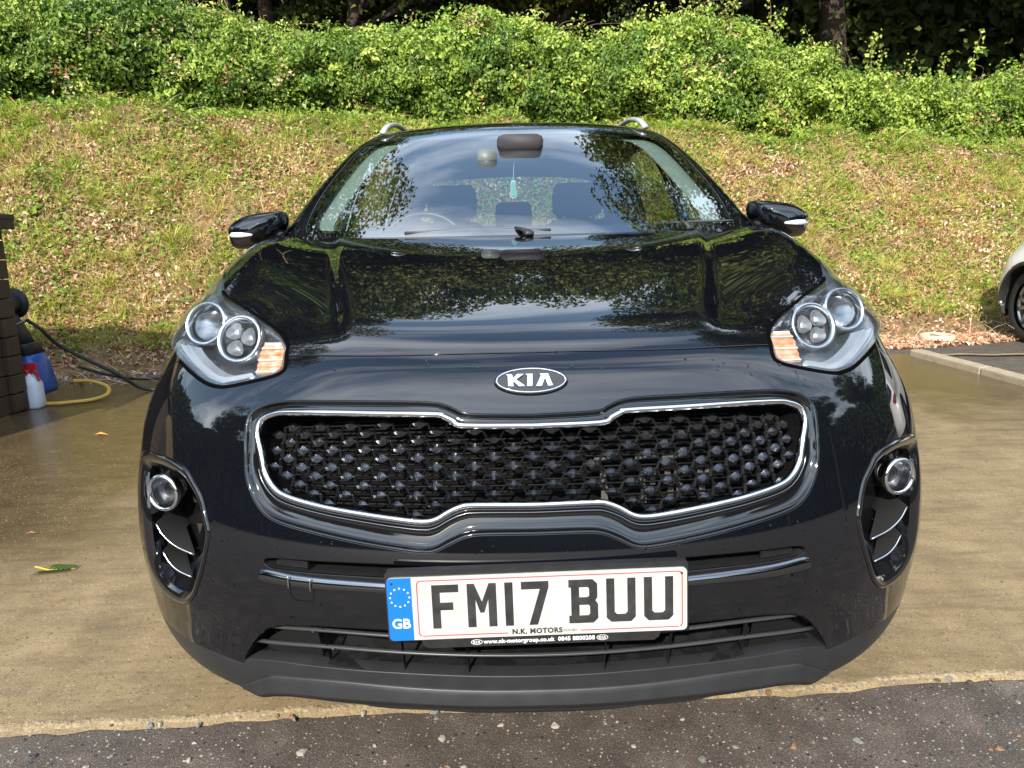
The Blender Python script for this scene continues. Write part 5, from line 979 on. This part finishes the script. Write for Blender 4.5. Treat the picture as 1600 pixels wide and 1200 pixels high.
    sw = MB().tube([stc+.185*(sx*math.cos(t)+sy*math.sin(t)) for t in np.arange(40)*math.pi/20], .014, 8, np.repeat(np.cross(sx, sy)[None], 40, 0), loop=True).build('steering_wheel', 'wheel_grey', car)
    m_ = MB().box(stc+[0, -.03, 0], (.16, .06, .12)); m_.tube([stc-sx*.18, stc+sx*.18], .02, 6).tube([stc, stc-sy*.18], .02, 6).build('steering_boss', 'dash', sw)
    for cx, cy, wd, top in ((-.34, 2.55, .50, 1.17), (.34, 2.55, .50, 1.17), (-.38, 3.35, .46, 1.12), (.0, 3.40, .36, 1.10), (.38, 3.35, .46, 1.12)):
        fwd = cy < 3; st = MB(); bs = []
        for z, k, dy in ((.50,.9,-.10),(.62,1,-.06),(.85,1.02,0),(1.02,.95,.05),(top-.03,.80,.085),(top,.6,.10)): bs.append([(cx+wd/2*k*a, cy+dy+.07*b, z) for a, b in ((-1,-.2),(-.86,-1),(-.3,-.7),(.3,-.7),(.86,-1),(1,-.2),(.9,1),(-.9,1))])
        st.rings(bs, True, (True, True)); b2 = [[(cx+wd/2*k*a, cy-.30+.30*b, z) for a, b in ((-1,-1),(1,-1),(1,1),(-1,1))] for z, k in ((.38,.95),(.48,1),(.52,.92))]; st.rings(b2, True, (True, True))
        se = bev(st.build('seat', 'cloth_dark', car), .02, 3)
        hw = .125 if fwd else .115; hz = 1.275 if fwd else 1.215
        hr = MB(); hr.rings([[(cx*(.93 if fwd else 1)+hw*k*a, cy+.11+.05*b*k2, hz+dz) for a, b in ((-1,-.5),(-.75,-1),(.75,-1),(1,-.5),(1,.5),(.75,1),(-.75,1),(-1,.5))] for dz, k, k2 in ((-.085,.8,.6),(-.07,.97,1),(0,1,1),(.055,.95,1),(.078,.8,.7))], True, (True, True)); hr = hr.build('headrest', 'cloth_dark', se)
        for dx in (-.068, .068): MB().tube([(cx*(.93 if fwd else 1)+dx, cy+.105, top-.02), (cx*(.93 if fwd else 1)+dx, cy+.105, hz-.06)], .007, 8).build('headrest_post', 'chrome', se)
    MB().rings([[(x, 1.86+dy, 1.40+z) for x, z in rrect(.235*k, .072*k, .03*k, 4, .0, 0)] for dy, k in ((0,.96),(.012,1),(.03,.9),(.04,.6))], True, (True, True)).tube([(0, 1.885, 1.42), (0, 1.95, 1.47)], .01, 6).build('cabin_mirror', 'dash', car)
    MB().rings([[(-.11+x, 1.75+dy, 1.405+z) for x, z in rrect(.075*k, .062*k, .018*k, 4)] for dy, k in ((.0,.98),(.012,1),(.03,.8))], True, (True, True)).build('sensor_cover', 'sensor_pale', car)
    MB().rings([[(.02+x*(1+.8*z), 1.86+dy, 1.470+z) for x, z in rrect(.185*k, .066*k, .022*k, 3)] for dy, k in ((.0,.9),(.05,1),(.10,.9))], True, (True, True)).build('sensor_housing', 'sensor_brown', car)
    # ---- beads of water left on the paint
    wb = MB(); rr = random.Random(11)
    for k in range(170):
        u = rr.random(); x = rr.uniform(-.62, .62)
        z = rr.choice((rr.uniform(.568, .60), rr.uniform(.40, .60), rr.uniform(.84, .90), rr.uniform(.46, .53)))
        p = on([(x, .2, z)])[0]; n_ = gradF(p[None])[0]; r_ = rr.uniform(.0012, .0032)
        if abs(x) < .5 and (.60 < z < .83 or .535 < z < .567): continue
        if abs(x) < .27 and z < .58: continue
        a, b_ = frame(p, n_); wb.rings([place([(x_*r_, y_*r_*1.3, zz*r_) for x_, y_ in ell(k_, k_, 8)], (a, b_)) for k_, zz in ((1,-.1),(.8,.35),(.4,.5))], True, (False, True))
    o = wb.build('water_drop', 'water', car); o['kind'] = 'stuff'
    return car
mat('fin_dark', (.004, .004, .004), .7, spec=.2); mat('bracket', (.07, .062, .055), .7)
mat('lamp_grey', (.17, .175, .19), .24, .85)
mat('ring_silver', (.62, .645, .68), .24, 1)
mat('wiper_grey', (.05, .05, .052), .5)
mat('wheel_grey', (.05, .055, .055), .35)
mat('sensor_pale', (.11, .13, .125), .5)
mat('sensor_brown', (.036, .031, .036), .7); mat('highlight_metal', (.5, .51, .53), .15, 1)
mat('water', (.9, .93, .95), .0, 0, trans=1, ior=1.33)
# ================================================================ the smaller things round the car
mat('shed_brown', (.042, .027, .018), .7, 0, 0, .4, ((.062, .042, .028), 9, 2), (60, .5, .003))
mat('washer_blue', (.008, .085, .36), .35, 0, .2); mat('washer_dark', (.02, .022, .026), .5)
mat('bottle_white', (.62, .66, .74), .4); mat('spray_red', (.45, .02, .04), .4); mat('hose_yellow', (.55, .34, .06), .5)
mat('label_white', (.6, .6, .6), .5); mat('barn_green', (.045, .085, .05), .55); mat('ring_beige', (.50, .42, .31), .8, bump=(80, .5, .004))
mat('fresh_green', (.30, .62, .55), .4); mat('fresh_white', (.75, .8, .8), .4)
mat('frond_green', (.055, .12, .016), .5); mat('stem_yellow', (.50, .36, .05), .5); mat('orange_leaf', (.55, .25, .03), .6); mat('red_leaf', (.28, .07, .04), .6)
def props():
    # brown timber shed on the left, only its corner in the photo
    sh = thing('timber_shed', 'dark brown timber shed with overlapping corner boards at the left edge', 'shed', (-3.9, 3.2, 0)); n = 10
    for k in range(n):
        z = .01+k*.125; bev(MB().box((-3.375, 2.745, z+.0605), (.05, 1.65, .119)).build('wall_plank', 'shed_brown', sh, False), .006, 2)
        bev(MB().box((-3.345+.002*(k % 2), 3.64, z+.0605), (.055, .125+.006*(k % 3), .119)).build('corner_block', 'shed_brown', sh, False), .007, 2)
        bev(MB().box((-4.0, 3.69, z+.0605), (1.25, .04, .119)).build('wall_plank', 'shed_brown', sh, False), .006, 2)
        bev(MB().box((-4.0, 1.93, z+.0605), (1.25, .04, .119)).build('wall_plank', 'shed_brown', sh, False), .006, 2)
    MB().box((-3.99, 2.8, .6), (1.16, 1.66, 1.16)).build('shed_frame', 'shed_brown', sh, False)
    rf = MB(); rf.rings([[(-3.27, y, 1.262), (-3.27, y, 1.295), (-4.02, y, 1.42), (-4.75, y, 1.295), (-4.75, y, 1.262), (-4.02, y, 1.38)] for y in (1.80, 3.78)], True, (True, True)); rf.build('shed_roof', 'shed_brown', sh, False)
    bev(MB().box((-3.285, 2.79, 1.235), (.03, 1.96, .07)).build('eaves_board', 'shed_brown', sh, False), .004, 1)
    # pressure washer
    W = np.array([-3.44, 3.97, 0]); pw = thing('pressure_washer', 'blue and black upright pressure washer standing behind the shed corner', 'pressure washer', tuple(W))
    def slab(zs): return [[(W[0]+cx+hx*a, W[1]+cy+hy_*b, z) for a, b in ((-1,-.7),(-.7,-1),(.7,-1),(1,-.7),(1,.7),(.7,1),(-.7,1),(-1,.7))] for z, cx, cy, hx, hy_ in zs]
    MB().rings(slab(((.06,0,0,.105,.12),(.10,0,0,.114,.13),(.28,-.015,0,.098,.12),(.345,-.025,.0,.085,.105))), True, (True, True)).build('lower_body', 'washer_blue', pw)
    MB().rings(slab(((.345,-.025,0,.086,.107),(.40,-.035,0,.080,.098),(.42,-.04,0,.09,.10))), True, (True, True)).build('grip_band', 'washer_dark', pw)
    MB().rings(slab(((.42,-.055,0,.07,.08),(.55,-.085,0,.055,.07),(.62,-.10,0,.035,.05))), True, (True, True)).build('upper_body', 'washer_dark', pw)
    MB().rings([[(W[0]-.045-.0*t+a, W[1]-.085+.02*u, .50+b) for a, b in ell(.040*k, .075*k, 20)] for t, u, k in ((0,0,1.0),(0,-.8,.9),(0,-.9,.55))], True, (False, True)).build('side_badge', 'washer_blue', pw)
    MB().box((W[0]+.01, W[1]-.135, .29), (.05, .008, .026)).build('rating_label', 'label_white', pw, False)
    hn = cr([(W[0]-.12,W[1],.60),(W[0]-.14,W[1],.80),(W[0]-.10,W[1],.86)], 5); MB().tube(hn, .014, 8).build('handle', 'washer_dark', pw)
    rc = np.array([W[0]-.135, W[1]+.05, .69]); rl = MB()
    for dy in (-.075, .075):
        rl.rings([[(rc[0]+a, rc[1]+dy+e_, rc[2]+b) for a, b in ell(r_, r_*1.08, 28)] for r_, e_ in ((.10,0),(.10,.012),(.075,.016),(.03,.02))], True, (True, True))
    rl.rings([[(rc[0]+a, rc[1]+d, rc[2]+b) for a, b in ell(.06, .06, 16)] for d in (-.07, .07)]); rl.build('hose_reel', 'washer_dark', pw)
    for t in range(5): q = t*1.257; MB().tube([rc+[.035*math.cos(q), -.085, .035*math.sin(q)], rc+[.097*math.cos(q), -.083, .10*math.sin(q)]], .006, 5).build('reel_spoke', 'rubber', pw)
    MB().tube(cr([(W[0]-.02,W[1]-.06,.555),(W[0]+.04,W[1]-.08,.575),(W[0]+.075,W[1]-.085,.592)], 4), .009, 7).build('hose_connector', 'satin_silver', pw)
    # spray bottle
    B = np.array([-3.335, 3.765, 0]); sb = thing('spray_bottle', 'white plastic spray bottle with red trigger head beside the blue washer', 'spray bottle', tuple(B))
    MB().rings([[(B[0]+hx*a, B[1]+hy_*b, z) for a, b in ((-1,-.75),(-.75,-1),(.75,-1),(1,-.75),(1,.75),(.75,1),(-.75,1),(-1,.75))] for z, hx, hy_ in ((.0,.066,.05),(.012,.072,.056),(.06,.068,.052),(.165,.068,.052),(.205,.052,.042),(.225,.024,.024),(.24,.023,.023))], True, (True, True)).build('bottle_body', 'bottle_white', sb)
    MB().rings([[(B[0]-.004+r_*math.cos(q), B[1]+r_*math.sin(q), z) for q in np.arange(16)*math.pi/8] for r_, z in ((.028,.232),(.030,.236),(.030,.262),(.022,.268))], True, (True, True)).box((B[0]+.005, B[1], .288), (.115, .034, .042)).box((B[0]-.05, B[1], .283), (.035, .03, .028)).build('trigger_head', 'spray_red', sb, False)
    MB().tube(cr([(B[0]+.03,B[1],.275),(B[0]+.055,B[1],.25),(B[0]+.060,B[1],.215),(B[0]+.072,B[1],.19)], 4), [.013]*6+[.011]*7, 6).build('trigger', 'spray_red', sb)
    # hoses
    h1 = cr([(W[0]+.075,W[1]-.085,.592),(W[0]+.16,W[1]-.09,.53),(-3.22,4.0,.38),(-2.93,4.12,.16),(-2.80,4.2,.03),(-2.65,4.22,.0145),(-2.45,4.30,.0145),(-2.1,4.5,.0145),(-1.7,4.62,.0145)], 8)
    tag(MB().tube(h1, .0125, 8).build('pressure_hose', 'rubber', None), 'black hose arching from the washer down to the wet slab', 'hose')
    h2 = cr([(-3.26,4.22,.20),(-3.1,4.36,.10),(-2.95,4.55,.03),(-2.7,4.72,.0115),(-2.4,4.78,.0115),(-2.05,4.74,.0115),(-1.98,4.66,.0115),(-2.06,4.60,.0115),(-2.16,4.66,.0115),(-2.12,4.75,.0345),(-1.9,4.80,.0115),(-1.5,4.75,.0115)], 8)
    tag(MB().tube(h2, .0105, 8).build('power_cable', 'rubber', None), 'thin black cable looping along the back edge of the slab', 'cable')
    h3 = cr([(-3.22,4.07,.12),(-3.10,4.09,.112),(-2.985,4.08,.07),(-2.95,4.0,.03),(-3.0,3.9,.0155),(-3.12,3.83,.0155),(-3.22,3.80,.0155),(-3.4,3.83,.0155),(-3.6,3.9,.0155)], 8)
    tag(MB().tube(h3, .0145, 8).build('water_hose', 'hose_yellow', None), 'yellow water hose curling on the slab beside the white bottle', 'hose')
    # round cover frame lying in the leaves
    rg = thing('cover_ring', 'round beige ring with a cross bar lying in the dry leaves', 'ring', (4.07, 5.83, 0)); z0 = float(Zbank(np.array(4.07), np.array(5.83)))+.035
    MB().rings([[(4.07+r_*math.cos(q), 5.83+r_*math.sin(q), z) for q in np.arange(40)*math.pi/20] for r_, z in ((.155,z0-.03),(.155,z0+.008),(.145,z0+.014),(.118,z0+.014),(.110,z0+.006),(.110,z0-.03))]).build('rim', 'ring_beige', rg)
    MB().box((4.07, 5.83, z0+.003), (.026, .23, .014)).build('cross_bar', 'ring_beige', rg, False)
    # fallen leaves on the slab
    fr = thing('fern_leaf', 'green divided leaf with yellow stalk lying on the dry concrete', 'leaf', (-1.647, 1.207, 0)); c = np.array([-1.66, 1.205, .006]); ax = nrm((1, .10, 0)); sd_ = np.array([-ax[1], ax[0], 0])
    MB().tube([c-ax*.055+[0, .012, .012], c-ax*.0, c+ax*.085], [.0032, .0028, .0015], 6).build('leaf_stalk', 'stem_yellow', fr)
    for k in range(7):
        for s in (1, -1):
            b = c+ax*(-.005+.013*k); d = nrm(ax*(.25 if s > 0 else -.85)+sd_*s*.75); l = .062*(1-.08*k)*(1 if s < 0 else .8); w_ = nrm(np.cross(d, [0, 0, 1]))*.0062
            mesh('leaflet', [b, b+d*l*.45+w_+[0, 0, .006], b+d*l+[0, 0, .001], b+d*l*.45-w_+[0, 0, .010], b+d*l*.45+[0, 0, .003]], [(0,1,4),(1,2,4),(2,3,4),(3,0,4)], 'frond_green', fr, False)
    for nm, lb, x, y, m_, ln in (('fallen_leaf','orange pointed leaf on the wet concrete before the white bottle',-2.44,2.98,'orange_leaf',.075),('fallen_leaf','small dark red leaf on the concrete above the green leaf',-1.93,1.53,'red_leaf',.035),('fallen_leaf','tiny brown leaf on the concrete below the green leaf',-1.50,.98,'red_leaf',.02)):
        V, F = leaves(np.array([[x, y, .012]]), np.array([[.1, -.2, 1.]]), np.array([[1, .3, 0.]]), np.array([ln]), .3, .25); tag(mesh(nm, V, F, m_, None, False), lb, 'leaf')
    # air freshener hanging from the cabin mirror
    af = thing('air_freshener', 'small pale green air freshener hanging inside the windscreen', 'air freshener', (-.012, 1.72, 1.30))
    ol = [(math.sin(t)*(.0165+.006*math.cos(2*t)-.004*math.cos(t)), math.cos(t)*.034) for t in np.arange(28)*2*math.pi/28][::-1]
    for k, m_, nm, d in ((1.0,'fresh_white','outline',0.),(.80,'fresh_green','face',-.0035)):
        v, f = solid2d([[(a*k, b*k) for a, b in ol]], .006); v = np.stack([v[:, 0]-.012, 1.72-v[:, 2]+d+.003, v[:, 1]+1.283], 1); mesh(nm, v, f, m_, af, False)
    MB().tube([(-.012,1.722,1.317),(-.008,1.80,1.37),(-.004,1.86,1.395)], .0012, 4).build('cord', 'fresh_white', af)
    # green sheeted barn across the yard, seen only in the bumper's reflection
    bn = thing('green_barn', 'long low green sheeted barn across the yard', 'barn', (1, -17, 0))
    rs = [(-11+.11*k, -16.0+(.03 if k % 4 in (0, 1) else 0)) for k in range(0, 225)]; MB().rings([[(x, y, z) for x, y in rs] for z in (-.01, 3.0)], False).build('wall', 'barn_green', bn, False)
    MB().rings([[(x, y, z) for x in (-11.2, 14)] for y, z in ((-15.7,2.95),(-15.7,3.05),(-20,4.3),(-24,3.05),(-24,-.01))], False).build('roof', 'washer_dark', bn, False)
    bev(MB().box((-3.5, -15.93, 1.3), (3.2, .06, 2.6)).build('door', 'shed_brown', bn, False), .01, 1)
def white_car():
    c = thing('white_car', 'white parked car cut off by the right edge with its front wheel showing', 'car', (0, 2.2, 0)); 
    shell(c, 'white_paint', 2.6, False)
    for s in (1, -1):
        M1 = np.array([s, 1, 1]); lo = segs(lamp, [lamp[-1], lamp_in[0]], lamp_in)*M1; panel('headlamp', [lo], 'clear_white', c, h=.02, step=.015, flange=.004)
        o = cr([(x, 0, z) for x, z in [(1.018,1.119),(1.002,1.178),(.915,1.210),(.834,1.212),(.832,1.159),(.935,1.090)]], 4, True)*M1; k_ = np.array([s*.925, 0, 1.152]); rs = [k_+(o-k_)*k+[0, 1.5+d, 0] for k, d in ((.93,.07),(1,.03),(.9,-.05),(.5,-.09),(.02,-.1))]
        MB().rings(rs, True, (False, True)).build('door_mirror', 'white_paint', c)
    MB().rings([[(x, y, z) for x in (-.7, .7)] for y, z in ((1.2,1.08),(1.8,1.05),(2.4,.6),(3.9,.6),(3.95,1.1))], False).build('cabin_floor', 'dash', c, False)
    c.scale = (.96, .96, .96); c.rotation_euler = (0, 0, R(174)); c.location = (5.41, 4.22, 0)
    return c
# ================================================================ build
setting(); woodland()
black_car()
wc = white_car()
props()
